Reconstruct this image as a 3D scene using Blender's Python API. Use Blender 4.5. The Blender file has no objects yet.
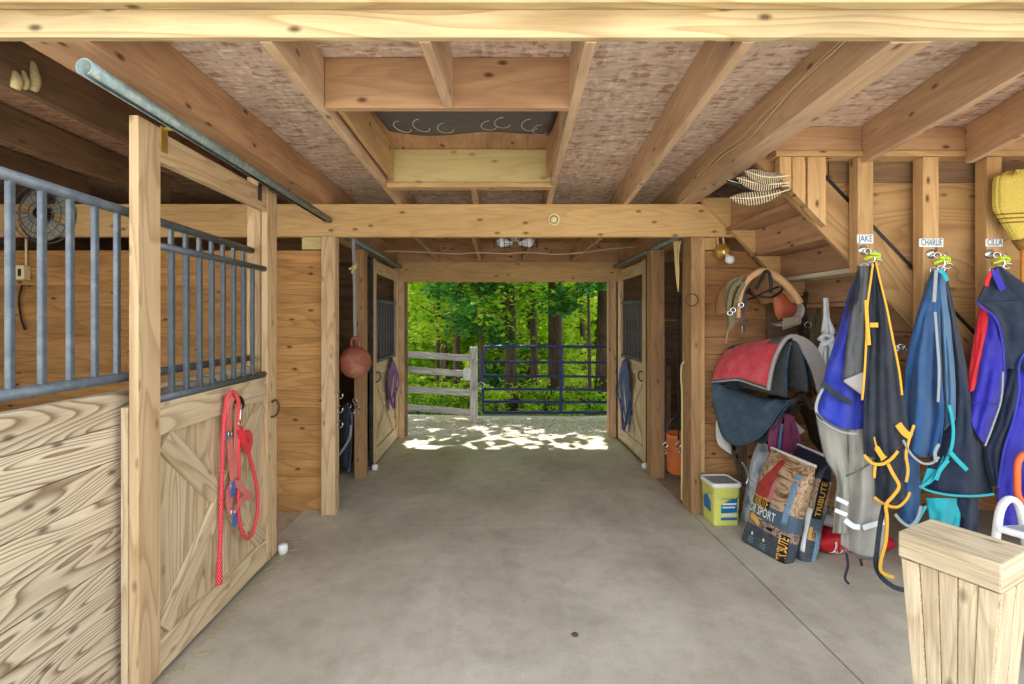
import bpy, bmesh, math, random
from mathutils import Vector, Matrix, noise as mnoise
random.seed(7)
C = bpy.context.scene.collection
F, CX, CY, EH = 470.0, 497.0, 320.0, 1.6
V = Vector
def P(x, y, Y):
    """photo point (x, y) at distance Y in front of the camera"""
    return V(((x - CX) * Y / F, Y, EH - (y - CY) * Y / F))
def PX(x, y, X):
    """photo point on the upright plane at sideways position X"""
    Y = F * X / (x - CX)
    return V((X, Y, EH - (y - CY) * Y / F))

def lin(c):
    out = []
    for v in c[:3]:
        v = v / 255.0
        out.append(v / 12.92 if v <= 0.04045 else ((v + 0.055) / 1.055) ** 2.4)
    return (*out, 1.0)

# ------------------------------------------------------------------ materials
def newmat(name):
    m = bpy.data.materials.new(name); m.use_nodes = True
    nt = m.node_tree
    b = nt.nodes['Principled BSDF']
    return m, nt, b
def nd(nt, t, **kw):
    n = nt.nodes.new(t)
    for k, v in kw.items():
        if k.startswith('i_'):
            n.inputs[k[2:].replace('_', ' ')].default_value = v
        else:
            setattr(n, k, v)
    return n
def lk(nt, a, b): nt.links.new(a, b)
def math_(nt, op, a, b=None):
    n = nt.nodes.new('ShaderNodeMath'); n.operation = op
    for i, v in enumerate((a, b)):
        if v is None: continue
        if isinstance(v, (int, float)): n.inputs[i].default_value = v
        else: lk(nt, v, n.inputs[i])
    return n.outputs[0]
def mix_(nt, fac, a, b, mode='MIX'):
    n = nt.nodes.new('ShaderNodeMix'); n.data_type = 'RGBA'; n.blend_type = mode
    for k, v in ((0, fac), (6, a), (7, b)):
        if isinstance(v, (int, float, tuple)): n.inputs[k].default_value = v
        else: lk(nt, v, n.inputs[k])
    return n.outputs[2]
def ramp_(nt, fac, stops):
    n = nt.nodes.new('ShaderNodeValToRGB'); e = n.color_ramp.elements
    while len(e) < len(stops): e.new(0.5)
    for i, (p, c) in enumerate(stops):
        e[i].position = p; e[i].color = c if len(c) == 4 else (*c, 1)
    lk(nt, fac, n.inputs[0]); return n.outputs[0]
def g(v): return (v, v, v, 1)
def uvmap(nt, scale):
    t = nd(nt, 'ShaderNodeTexCoord'); m = nd(nt, 'ShaderNodeMapping')
    m.inputs['Scale'].default_value = scale
    lk(nt, t.outputs['UV'], m.inputs[0]); return m.outputs[0]
def objmap(nt, scale):
    t = nd(nt, 'ShaderNodeTexCoord'); m = nd(nt, 'ShaderNodeMapping')
    m.inputs['Scale'].default_value = scale
    lk(nt, t.outputs['Object'], m.inputs[0]); return m.outputs[0]
def noise_(nt, vec, scale=1.0, detail=2.0, rough=0.5, dist=0.0):
    n = nd(nt, 'ShaderNodeTexNoise'); n.inputs['Scale'].default_value = scale
    n.inputs['Detail'].default_value = detail; n.inputs['Roughness'].default_value = rough
    n.inputs['Distortion'].default_value = dist
    lk(nt, vec, n.inputs['Vector']); return n.outputs['Fac']
def bump_(nt, b, h, strength=0.2, dist=0.01):
    n = nd(nt, 'ShaderNodeBump'); n.inputs['Strength'].default_value = strength
    n.inputs['Distance'].default_value = dist
    lk(nt, h, n.inputs['Height']); lk(nt, n.outputs[0], b.inputs['Normal'])

def wood(name, light, dark, ring=0.35, rings=12.0, knots=0.8, stain=None, stain_amt=0.5, fiber=0.3, var=0.25, rough=0.8, grain_v=7.0):
    m, nt, b = newmat(name)
    L, D = lin(light), lin(dark)
    n1 = noise_(nt, uvmap(nt, (0.8, grain_v, 1)), 1, 1.2, 0.45, 0.25)
    fr = math_(nt, 'FRACT', math_(nt, 'MULTIPLY', n1, rings))
    rg = ramp_(nt, fr, [(0, g(0.15)), (0.1, g(0)), (0.55, g(0.25)), (0.9, g(1)), (1, g(0.2))])
    col = mix_(nt, math_(nt, 'MULTIPLY', rg, ring), L, D)
    big = noise_(nt, uvmap(nt, (1.1, 5, 1)), 1, 3, 0.6)
    if stain is None: stain = tuple(v * 0.62 for v in dark)
    bf = ramp_(nt, big, [(0.42, g(0)), (0.72, g(1))])
    col = mix_(nt, math_(nt, 'MULTIPLY', bf, stain_amt), col, lin(stain))
    vr = noise_(nt, uvmap(nt, (0.13, 0.13, 1)), 1, 0)
    vv = math_(nt, 'ADD', math_(nt, 'MULTIPLY', math_(nt, 'SUBTRACT', vr, 0.5), 2.6 * var), 1.0)
    col = mix_(nt, 1.0, col, nt_grey(nt, vv), 'MULTIPLY')
    fb = noise_(nt, uvmap(nt, (4.5, 120, 1)), 1, 3, 0.65)
    fv = ramp_(nt, fb, [(0.25, g(1 - fiber)), (0.7, g(1.0))])
    col = mix_(nt, 1.0, col, fv, 'MULTIPLY')
    if knots > 0:
        vo = nd(nt, 'ShaderNodeTexVoronoi', voronoi_dimensions='2D'); vo.inputs['Scale'].default_value = 1
        lk(nt, uvmap(nt, (3.6, 7.5, 1)), vo.inputs['Vector'])
        kd = ramp_(nt, vo.outputs['Distance'], [(0.035, g(1)), (0.07, g(0.6)), (0.12, g(0))])
        sel = math_(nt, 'GREATER_THAN', math_(nt, 'FRACT', math_(nt, 'MULTIPLY', vo.outputs['Color'], 7.31)), 0.62)
        kk = math_(nt, 'MULTIPLY', math_(nt, 'MULTIPLY', kd, sel), knots)
        col = mix_(nt, kk, col, lin(tuple(v * 0.5 for v in dark)))
    lk(nt, col, b.inputs['Base Color'])
    b.inputs['Roughness'].default_value = rough
    b.inputs['Specular IOR Level'].default_value = 0.25
    bump_(nt, b, math_(nt, 'ADD', math_(nt, 'MULTIPLY', fb, 0.5), math_(nt, 'MULTIPLY', rg, -0.25)), 0.35, 0.004)
    return m
def nt_grey(nt, v):
    n = nd(nt, 'ShaderNodeCombineColor')
    for i in range(3): lk(nt, v, n.inputs[i])
    return n.outputs[0]

def plain(name, col, rough=0.6, metal=0.0, nscale=40.0, namt=0.15, bump=0.1, sheen=0.0, dirt=None, dirt_amt=0.4, dscale=6.0):
    m, nt, b = newmat(name)
    n = noise_(nt, objmap(nt, (1, 1, 1)), nscale, 4, 0.6)
    v = ramp_(nt, n, [(0.25, g(1 - namt)), (0.75, g(1.0))])
    c = mix_(nt, 1.0, lin(col), v, 'MULTIPLY')
    if dirt is not None:
        n2 = noise_(nt, objmap(nt, (1, 1, 1)), dscale, 5, 0.65)
        c = mix_(nt, math_(nt, 'MULTIPLY', ramp_(nt, n2, [(0.45, g(0)), (0.68, g(1))]), dirt_amt), c, lin(dirt))
    lk(nt, c, b.inputs['Base Color'])
    b.inputs['Roughness'].default_value = rough; b.inputs['Metallic'].default_value = metal
    b.inputs['Specular IOR Level'].default_value = 0.35
    if sheen: b.inputs['Sheen Weight'].default_value = sheen
    if bump: bump_(nt, b, n, bump, 0.004)
    return m

def fabric(name, col, rough=0.75, dust=(150, 150, 145), dust_amt=0.25, weave=500.0, sheen=0.15):
    m, nt, b = newmat(name)
    o = objmap(nt, (1, 1, 1))
    n = noise_(nt, o, weave, 1, 0.5); n2 = noise_(nt, o, 9, 5, 0.65); n3 = noise_(nt, objmap(nt, (14, 14, 2.5)), 1, 3)
    c = mix_(nt, math_(nt, 'MULTIPLY', ramp_(nt, n2, [(0.42, g(0)), (0.75, g(1))]), dust_amt), lin(col), lin(dust))
    c = mix_(nt, 1.0, c, ramp_(nt, n, [(0.2, g(0.8)), (0.8, g(1.0))]), 'MULTIPLY')
    lk(nt, c, b.inputs['Base Color']); b.inputs['Roughness'].default_value = rough
    b.inputs['Sheen Weight'].default_value = sheen; b.inputs['Specular IOR Level'].default_value = 0.3
    bump_(nt, b, math_(nt, 'ADD', math_(nt, 'MULTIPLY', n, 0.15), n3), 0.45, 0.02)
    return m

def osb(name, base, light, dark):
    m, nt, b = newmat(name)
    o = objmap(nt, (1, 1, 1))
    cols = []
    hs = []
    for sc, rot in (((14, 48, 1), 0.35), ((40, 13, 1), -0.5), ((20, 60, 1), -0.2)):
        mp = nd(nt, 'ShaderNodeMapping'); mp.inputs['Scale'].default_value = sc; mp.inputs['Rotation'].default_value = (0, 0, rot)
        lk(nt, o, mp.inputs[0])
        vo = nd(nt, 'ShaderNodeTexVoronoi'); vo.inputs['Scale'].default_value = 1
        lk(nt, mp.outputs[0], vo.inputs['Vector'])
        sp = nd(nt, 'ShaderNodeSeparateColor'); lk(nt, vo.outputs['Color'], sp.inputs[0])
        cols.append(sp.outputs[0]); hs.append(sp.outputs[1])
    pick = noise_(nt, o, 22, 2)
    v = math_(nt, 'ADD', math_(nt, 'MULTIPLY', cols[0], 0.4), math_(nt, 'ADD', math_(nt, 'MULTIPLY', cols[1], 0.3), math_(nt, 'MULTIPLY', cols[2], 0.3)))
    c = ramp_(nt, v, [(0.18, lin(dark)), (0.45, lin(base)), (0.6, lin(base)), (0.85, lin(light))])
    big = noise_(nt, o, 1.3, 4, 0.6)
    c = mix_(nt, 1.0, c, ramp_(nt, big, [(0.3, g(0.82)), (0.7, g(1.05))]), 'MULTIPLY')
    lk(nt, c, b.inputs['Base Color']); b.inputs['Roughness'].default_value = 0.85
    b.inputs['Specular IOR Level'].default_value = 0.2
    bump_(nt, b, v, 0.4, 0.004)
    return m

def concrete(name, a, bb, stain):
    m, nt, b = newmat(name)
    o = objmap(nt, (1, 1, 1))
    n1 = noise_(nt, o, 1.1, 6, 0.62, 0.4); n2 = noise_(nt, o, 7, 6, 0.7); n3 = noise_(nt, o, 120, 2)
    n4 = noise_(nt, objmap(nt, (1.6, 0.35, 1)), 1.3, 4, 0.6)
    c = mix_(nt, ramp_(nt, n1, [(0.35, g(0)), (0.66, g(1))]), lin(a), lin(bb))
    c = mix_(nt, math_(nt, 'MULTIPLY', ramp_(nt, n2, [(0.45, g(0)), (0.72, g(1))]), 0.35), c, lin(stain))
    c = mix_(nt, math_(nt, 'MULTIPLY', ramp_(nt, n4, [(0.5, g(0)), (0.7, g(1))]), 0.3), c, lin(stain))
    c = mix_(nt, 1.0, c, ramp_(nt, n3, [(0.3, g(0.88)), (0.6, g(1.0))]), 'MULTIPLY')
    lk(nt, c, b.inputs['Base Color']); b.inputs['Roughness'].default_value = 0.72
    b.inputs['Specular IOR Level'].default_value = 0.3
    bump_(nt, b, math_(nt, 'ADD', n2, math_(nt, 'MULTIPLY', n3, 0.3)), 0.15, 0.01)
    return m

def gravel(name, cols):
    m, nt, b = newmat(name)
    o = objmap(nt, (1, 1, 1))
    vo = nd(nt, 'ShaderNodeTexVoronoi'); vo.inputs['Scale'].default_value = 38
    lk(nt, o, vo.inputs['Vector'])
    sp = nd(nt, 'ShaderNodeSeparateColor'); lk(nt, vo.outputs['Color'], sp.inputs[0])
    c = ramp_(nt, sp.outputs[0], [(0.0, lin(cols[0])), (0.5, lin(cols[1])), (1.0, lin(cols[2]))])
    n = noise_(nt, o, 0.9, 5, 0.65)
    c = mix_(nt, ramp_(nt, n, [(0.5, g(0)), (0.7, g(0.6))]), c, lin(cols[3]))
    c = mix_(nt, 1.0, c, ramp_(nt, vo.outputs['Distance'], [(0.2, g(1)), (0.75, g(0.55))]), 'MULTIPLY')
    lk(nt, c, b.inputs['Base Color']); b.inputs['Roughness'].default_value = 0.9
    bump_(nt, b, vo.outputs['Distance'], 0.6, 0.015)
    return m

def leafmat(name, c1, c2, c3, trans=0.55):
    m = bpy.data.materials.new(name); m.use_nodes = True; nt = m.node_tree; nt.nodes.clear()
    out = nd(nt, 'ShaderNodeOutputMaterial'); geo = nd(nt, 'ShaderNodeNewGeometry')
    c = ramp_(nt, geo.outputs['Random Per Island'], [(0.0, lin(c1)), (0.5, lin(c2)), (1.0, lin(c3))])
    d = nd(nt, 'ShaderNodeBsdfDiffuse'); t = nd(nt, 'ShaderNodeBsdfTranslucent'); mx = nd(nt, 'ShaderNodeMixShader')
    lk(nt, c, d.inputs[0]); lk(nt, c, t.inputs[0]); mx.inputs[0].default_value = trans
    lk(nt, d.outputs[0], mx.inputs[1]); lk(nt, t.outputs[0], mx.inputs[2]); lk(nt, mx.outputs[0], out.inputs[0])
    return m

def stripes(name, c1, c2, axis=0, freq=60.0, thr=0.5, rough=0.7, wob=0.25):
    """crosswise bars along the UV u direction, slightly uneven"""
    m, nt, b = newmat(name)
    sx = nd(nt, 'ShaderNodeSeparateXYZ'); t = nd(nt, 'ShaderNodeTexCoord'); lk(nt, t.outputs['UV'], sx.inputs[0])
    n = noise_(nt, uvmap(nt, (30, 30, 1)), 1, 2)
    a = math_(nt, 'ADD', math_(nt, 'MULTIPLY', sx.outputs[axis], freq), math_(nt, 'MULTIPLY', n, wob))
    f = math_(nt, 'GREATER_THAN', math_(nt, 'FRACT', a), thr)
    lk(nt, mix_(nt, f, lin(c1), lin(c2)), b.inputs['Base Color']); b.inputs['Roughness'].default_value = rough
    return m

M = {}
M['planks'] = wood('weathered_plank_wood', (232, 216, 188), (116, 86, 58), ring=0.85, rings=24, knots=0.75, stain=(150, 120, 88), stain_amt=0.35, fiber=0.25, var=0.14, grain_v=5.5)
M['door'] = wood('pale_door_wood', (218, 198, 164), (142, 112, 80), ring=0.55, rings=12, knots=0.4, stain=(165, 130, 92), stain_amt=0.3, fiber=0.25, var=0.12)
M['stile'] = wood('yellow_pine', (214, 186, 146), (156, 118, 80), ring=0.5, rings=9, knots=0.5, stain=(170, 124, 74), stain_amt=0.25, fiber=0.2, var=0.12)
M['beam'] = wood('golden_beam_wood', (214, 178, 124), (164, 120, 74), ring=0.3, rings=9, knots=0.8, stain=(160, 114, 68), stain_amt=0.35, fiber=0.2, var=0.12)
M['joist'] = wood('brown_joist_wood', (212, 180, 146), (166, 130, 98), ring=0.35, rings=9, knots=0.8, stain=(146, 108, 80), stain_amt=0.5, fiber=0.2, var=0.2)
M['redwood'] = wood('reddish_board_wood', (198, 158, 120), (146, 104, 74), ring=0.3, rings=9, knots=0.9, stain=(112, 68, 46), stain_amt=0.5, fiber=0.2, var=0.22)
M['header'] = wood('bleached_header_wood', (194, 172, 130), (150, 110, 62), ring=0.55, rings=8, knots=0.9, stain=(120, 104, 76), stain_amt=0.6, fiber=0.18, var=0.1)
M['wallwood'] = wood('brown_wall_planks', (184, 138, 92), (120, 80, 48), ring=0.5, rings=12, knots=0.9, stain=(112, 70, 40), stain_amt=0.5, fiber=0.25, var=0.2)
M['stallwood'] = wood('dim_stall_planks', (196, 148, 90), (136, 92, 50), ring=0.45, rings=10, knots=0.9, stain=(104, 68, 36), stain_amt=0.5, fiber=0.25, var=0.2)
M['darkwood'] = wood('old_and_shaded_wood', (142, 112, 84), (96, 70, 50), ring=0.3, rings=9, knots=0.5, stain=(56, 42, 32), stain_amt=0.6, fiber=0.3, var=0.2)
M['stud'] = wood('stud_wood', (206, 168, 118), (158, 116, 74), ring=0.35, rings=8, knots=0.9, stain=(156, 110, 68), stain_amt=0.35, fiber=0.2, var=0.15)
M['ply'] = wood('plywood_sheathing', (190, 152, 104), (128, 92, 58), ring=0.5, rings=16, knots=0.6, stain=(140, 96, 58), stain_amt=0.4, fiber=0.2, var=0.12, grain_v=3.5)
M['postwood'] = wood('grey_brown_post_wood', (186, 146, 104), (128, 92, 62), ring=0.4, rings=9, knots=0.6, stain=(118, 88, 64), stain_amt=0.5, fiber=0.3, var=0.15)
M['paleboard'] = wood('pale_painted_board', (214, 206, 180), (180, 168, 140), ring=0.25, rings=8, knots=0.2, stain=(170, 156, 124), stain_amt=0.3, fiber=0.2, var=0.05)
M['yellowboard'] = wood('yellow_green_board', (202, 184, 132), (158, 136, 88), ring=0.25, rings=7, knots=0.5, stain=(170, 146, 84), stain_amt=0.3, fiber=0.15, var=0.05)
M['rough_timber'] = wood('rough_sawn_timber', (236, 216, 182), (176, 144, 104), ring=0.45, rings=10, knots=0.6, stain=(150, 128, 104), stain_amt=0.5, fiber=0.45, var=0.12)
M['fence'] = wood('grey_fence_wood', (240, 240, 240), (112, 108, 106), ring=0.5, rings=10, knots=0.4, stain=(112, 110, 108), stain_amt=0.6, fiber=0.4, var=0.15)
M['trunk'] = wood('tree_bark', (112, 94, 78), (58, 46, 36), ring=0.5, rings=12, knots=0, stain=(70, 58, 46), stain_amt=0.5, fiber=0.5, var=0.2)
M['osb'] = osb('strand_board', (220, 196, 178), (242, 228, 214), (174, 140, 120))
M['osb_shaded'] = osb('shaded_strand_board', (170, 134, 108), (200, 166, 140), (126, 94, 76))  # same strand board, darkened to put in the shade of stall and rear
M['concrete'] = concrete('worn_concrete', (201, 192, 175), (170, 161, 145), (136, 124, 102))
M['gravel'] = gravel('driveway_gravel', ((168, 154, 140), (220, 206, 192), (240, 230, 220), (212, 186, 160)))
M['forestfloor'] = gravel('leaf_litter', ((70, 66, 40), (110, 100, 60), (128, 134, 70), (70, 92, 40)))
M['steel'] = plain('blue_grey_galvanised_steel', (94, 104, 114), 0.42, 0.35, 60, 0.2, 0.05, dirt=(150, 154, 154), dirt_amt=0.3, dscale=18)
M['steel_dark'] = plain('dark_steel', (92, 100, 108), 0.45, 0.4, 60, 0.2, 0.05, dirt=(140, 140, 135), dirt_amt=0.2, dscale=18)
M['track'] = plain('verdigris_galvanised_track', (128, 146, 146), 0.45, 0.35, 30, 0.3, 0.1, dirt=(196, 196, 182), dirt_amt=0.45, dscale=22)
M['black'] = plain('black_rubber', (38, 38, 40), 0.6, 0, 60, 0.3, 0.1, dirt=(100, 96, 90), dirt_amt=0.3, dscale=14)
M['blackmetal'] = plain('black_iron', (30, 30, 32), 0.4, 0.3, 60, 0.3, 0.05)
M['rust'] = plain('rusty_iron', (96, 74, 58), 0.65, 0.3, 60, 0.3, 0.1)
M['chrome'] = plain('nickel_metal', (206, 206, 206), 0.25, 0.9, 60, 0.05, 0)
M['brass'] = plain('polished_brass', (240, 206, 120), 0.28, 0.9, 40, 0.08, 0)
M['white'] = plain('white_plastic', (236, 238, 238), 0.4, 0, 30, 0.05, 0.02, dirt=(200, 196, 186), dirt_amt=0.25)
M['greytread'] = plain('grey_tread_mat', (168, 170, 170), 0.7, 0, 160, 0.35, 0.5)
M['cream'] = plain('cream_plastic', (228, 214, 170), 0.5, 0, 30, 0.05, 0.02)
M['cable'] = plain('white_cable', (206, 182, 146), 0.5, 0, 30, 0.08, 0)
M['bulb'] = plain('frosted_bulb_glass', (226, 232, 240), 0.15, 0, 10, 0.03, 0)
M['redrope'] = stripes('red_twisted_rope', (240, 92, 100), (176, 20, 36), 0, 42, 0.5)  # lighter spiral stripes paint in the highlights on the strands
M['redcloth'] = fabric('bright_red_nylon', (214, 34, 46), dust_amt=0.05)
M['pinkweb'] = fabric('faded_red_webbing', (216, 104, 96), dust=(224, 170, 150), dust_amt=0.4)
M['blueweb'] = fabric('blue_webbing', (40, 98, 180), dust_amt=0.1)
M['purple'] = fabric('purple_webbing', (112, 56, 128), dust_amt=0.15)
M['navyweb'] = fabric('navy_blue_webbing', (42, 66, 130), dust_amt=0.15)
M['tealstrap'] = fabric('dusty_blue_strap', (70, 120, 170), dust_amt=0.2)
M['ball'] = plain('dusty_red_rubber', (142, 80, 62), 0.6, 0, 20, 0.2, 0.08, dirt=(168, 128, 108), dirt_amt=0.6, dscale=5)
M['strapgrey'] = fabric('grey_strap', (140, 140, 138), dust_amt=0.3)
M['twine'] = plain('straw_baling_twine', (206, 182, 122), 0.9, 0, 120, 0.3, 0.2)
M['orange'] = plain('orange_bucket_plastic', (246, 138, 76), 0.45, 0, 20, 0.12, 0.03, dirt=(190, 110, 70), dirt_amt=0.4)
M['orange_bright'] = plain('bright_orange_plastic', (250, 116, 60), 0.5, 0, 20, 0.05, 0.02)
M['gateblue'] = plain('blue_gate_paint', (44, 58, 116), 0.4, 0.1, 30, 0.15, 0.03)
M['royal'] = fabric('royal_blue_nylon', (40, 56, 176), dust=(100, 110, 190), dust_amt=0.3)
M['royal2'] = fabric('violet_blue_nylon', (46, 44, 172), dust=(96, 96, 190), dust_amt=0.3)
M['midblue'] = fabric('faded_denim_blue_canvas', (36, 82, 134), dust=(80, 112, 146), dust_amt=0.4)
M['midblue2'] = fabric('paler_denim_blue_canvas', (78, 118, 156), dust=(110, 140, 164), dust_amt=0.4)
M['navy'] = fabric('navy_black_canvas', (22, 38, 62), dust=(62, 78, 98), dust_amt=0.4)
M['blackcloth'] = fabric('black_canvas', (30, 37, 52), dust=(84, 88, 92), dust_amt=0.35)
M['greycloth2'] = fabric('charcoal_lining', (86, 90, 94), dust=(130, 130, 128), dust_amt=0.4)
M['greycloth'] = fabric('pale_grey_canvas', (170, 167, 158), dust=(148, 145, 136), dust_amt=0.4)
M['lightbind'] = fabric('pale_grey_binding', (158, 164, 168), dust_amt=0.2)
M['yellow'] = fabric('golden_yellow_binding', (232, 176, 56), dust=(200, 160, 80), dust_amt=0.3)
M['teal'] = fabric('turquoise_nylon', (40, 176, 190), dust=(60, 150, 160), dust_amt=0.25)
M['reflect'] = plain('silver_reflective_tape', (226, 230, 234), 0.35, 0.0, 200, 0.06, 0.05)
M['redpad'] = fabric('dusty_red_felt', (208, 66, 80), dust=(220, 130, 136), dust_amt=0.6, rough=0.95, weave=260)
M['felt'] = plain('speckled_grey_felt', (186, 178, 176), 0.95, 0, 260, 0.55, 0.5)
M['darkfelt'] = plain('dark_grey_felt', (84, 88, 90), 0.95, 0, 160, 0.4, 0.4, dirt=(120, 118, 112), dirt_amt=0.3, dscale=20)
M['bluefleece'] = plain('slate_blue_fleece', (62, 82, 98), 0.95, 0, 120, 0.4, 0.5, dirt=(96, 112, 122), dirt_amt=0.35, dscale=12)
M['tanleather'] = plain('tan_fleece_leather', (206, 164, 118), 0.8, 0, 90, 0.25, 0.3, dirt=(160, 118, 80), dirt_amt=0.4, dscale=14)
M['redleather'] = plain('chestnut_leather', (166, 84, 56), 0.5, 0, 40, 0.2, 0.1, dirt=(130, 64, 44), dirt_amt=0.4, dscale=10)
M['darkleather'] = plain('dark_brown_leather', (70, 54, 44), 0.5, 0, 40, 0.3, 0.1, dirt=(120, 108, 92), dirt_amt=0.3, dscale=24)
M['oliveleather'] = plain('mildewed_olive_leather', (124, 112, 84), 0.8, 0, 60, 0.4, 0.3)
M['fringe'] = plain('grey_mohair_cord', (170, 156, 136), 0.95, 0, 200, 0.4, 0.3)
M['whiterope'] = plain('pale_blue_white_cotton', (236, 241, 248), 0.9, 0, 160, 0.3, 0.3)
M['bucket'] = plain('lime_yellow_plastic', (236, 238, 120), 0.4, 0, 20, 0.06, 0.02, dirt=(208, 210, 140), dirt_amt=0.3)
M['lid'] = plain('grey_white_lid_plastic', (226, 228, 226), 0.4, 0, 20, 0.06, 0.02)
M['lidtop'] = plain('dusty_grey_lid_top', (140, 142, 142), 0.6, 0, 40, 0.2, 0.05)
M['bluelabel'] = plain('blue_print', (28, 116, 176), 0.4, 0, 20, 0.08, 0)
M['whiteprint'] = plain('white_print', (236, 238, 236), 0.5, 0, 20, 0.05, 0)
M['blackprint_and_shade'] = plain('black_print_and_shade', (26, 24, 24), 0.45, 0, 20, 0.05, 0)
M['goldprint'] = plain('gold_print', (232, 178, 84), 0.45, 0, 20, 0.1, 0)
M['redprint'] = plain('rose_red_print', (186, 62, 60), 0.5, 0, 24, 0.35, 0, dirt=(120, 40, 44), dirt_amt=0.5, dscale=18)
M['pinkprint'] = plain('pink_print', (206, 124, 136), 0.5, 0, 24, 0.25, 0)
M['lightblueprint'] = plain('pale_blue_print', (128, 160, 186), 0.45, 0, 60, 0.3, 0)
M['redbag'] = plain('red_bag_film', (196, 28, 40), 0.4, 0, 30, 0.15, 0.1)
M['maroon'] = fabric('maroon_nylon', (128, 44, 88), dust_amt=0.2)
M['card'] = plain('pale_cardboard', (206, 206, 200), 0.8, 0, 30, 0.1, 0.05)
M['clearbag'] = plain('grey_plastic_film', (176, 180, 180), 0.3, 0, 30, 0.25, 0.3)
M['straw'] = plain('yellow_broomcorn', (222, 196, 96), 0.85, 0, 120, 0.35, 0.4)
M['broomband'] = plain('dark_stitching', (150, 110, 50), 0.8, 0, 60, 0.3, 0.2)
M['handle'] = plain('orange_varnished_handle', (216, 150, 70), 0.4, 0, 20, 0.1, 0.03)
M['plate'] = plain('white_name_plate', (226, 228, 228), 0.4, 0, 20, 0.04, 0)
M['plateink'] = plain('slate_blue_ink', (78, 112, 146), 0.5, 0, 20, 0.05, 0)
M['lime'] = plain('lime_green_plastic', (186, 214, 40), 0.45, 0, 20, 0.1, 0)
M['tarp'] = plain('dark_grey_tarp', (92, 90, 92), 0.5, 0, 12, 0.3, 0.2)
M['chalk'] = plain('white_chalk_line', (206, 204, 200), 0.8, 0, 90, 0.2, 0)
M['fangrey'] = plain('dusty_grey_fan_blade', (168, 164, 150), 0.6, 0, 20, 0.3, 0.05)
M['mud'] = plain('dry_tan_mud', (196, 178, 134), 0.95, 0, 80, 0.3, 0.4)
M['feather'] = stripes('barred_feather', (200, 182, 150), (52, 40, 32), 0, 20, 0.42, 0.85, 0.9)
M['feather_dark'] = plain('black_feather', (34, 32, 34), 0.6, 0, 40, 0.2, 0.1)
M['quill'] = plain('pale_quill', (232, 220, 190), 0.5, 0, 40, 0.05, 0)
M['leaf'] = leafmat('maple_leaf_green', (112, 164, 44), (160, 206, 60), (214, 232, 92), 0.55)
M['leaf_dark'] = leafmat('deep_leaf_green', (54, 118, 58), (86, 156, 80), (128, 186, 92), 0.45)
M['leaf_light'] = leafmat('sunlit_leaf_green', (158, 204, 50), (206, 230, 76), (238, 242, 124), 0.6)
M['bottleliquid'] = plain('clear_white_bottle', (214, 222, 226), 0.25, 0, 20, 0.05, 0)
M['dirtfloor'] = plain('stall_dirt_and_shavings', (186, 166, 136), 0.95, 0, 30, 0.3, 0.4, dirt=(140, 118, 90), dirt_amt=0.6)
M['yard'] = gravel('unseen_pale_bounce_stone', ((196, 190, 176), (222, 216, 204), (236, 232, 222), (206, 196, 176)))  # unseen yard stone, made pale to bounce light up to the ceiling

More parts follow.
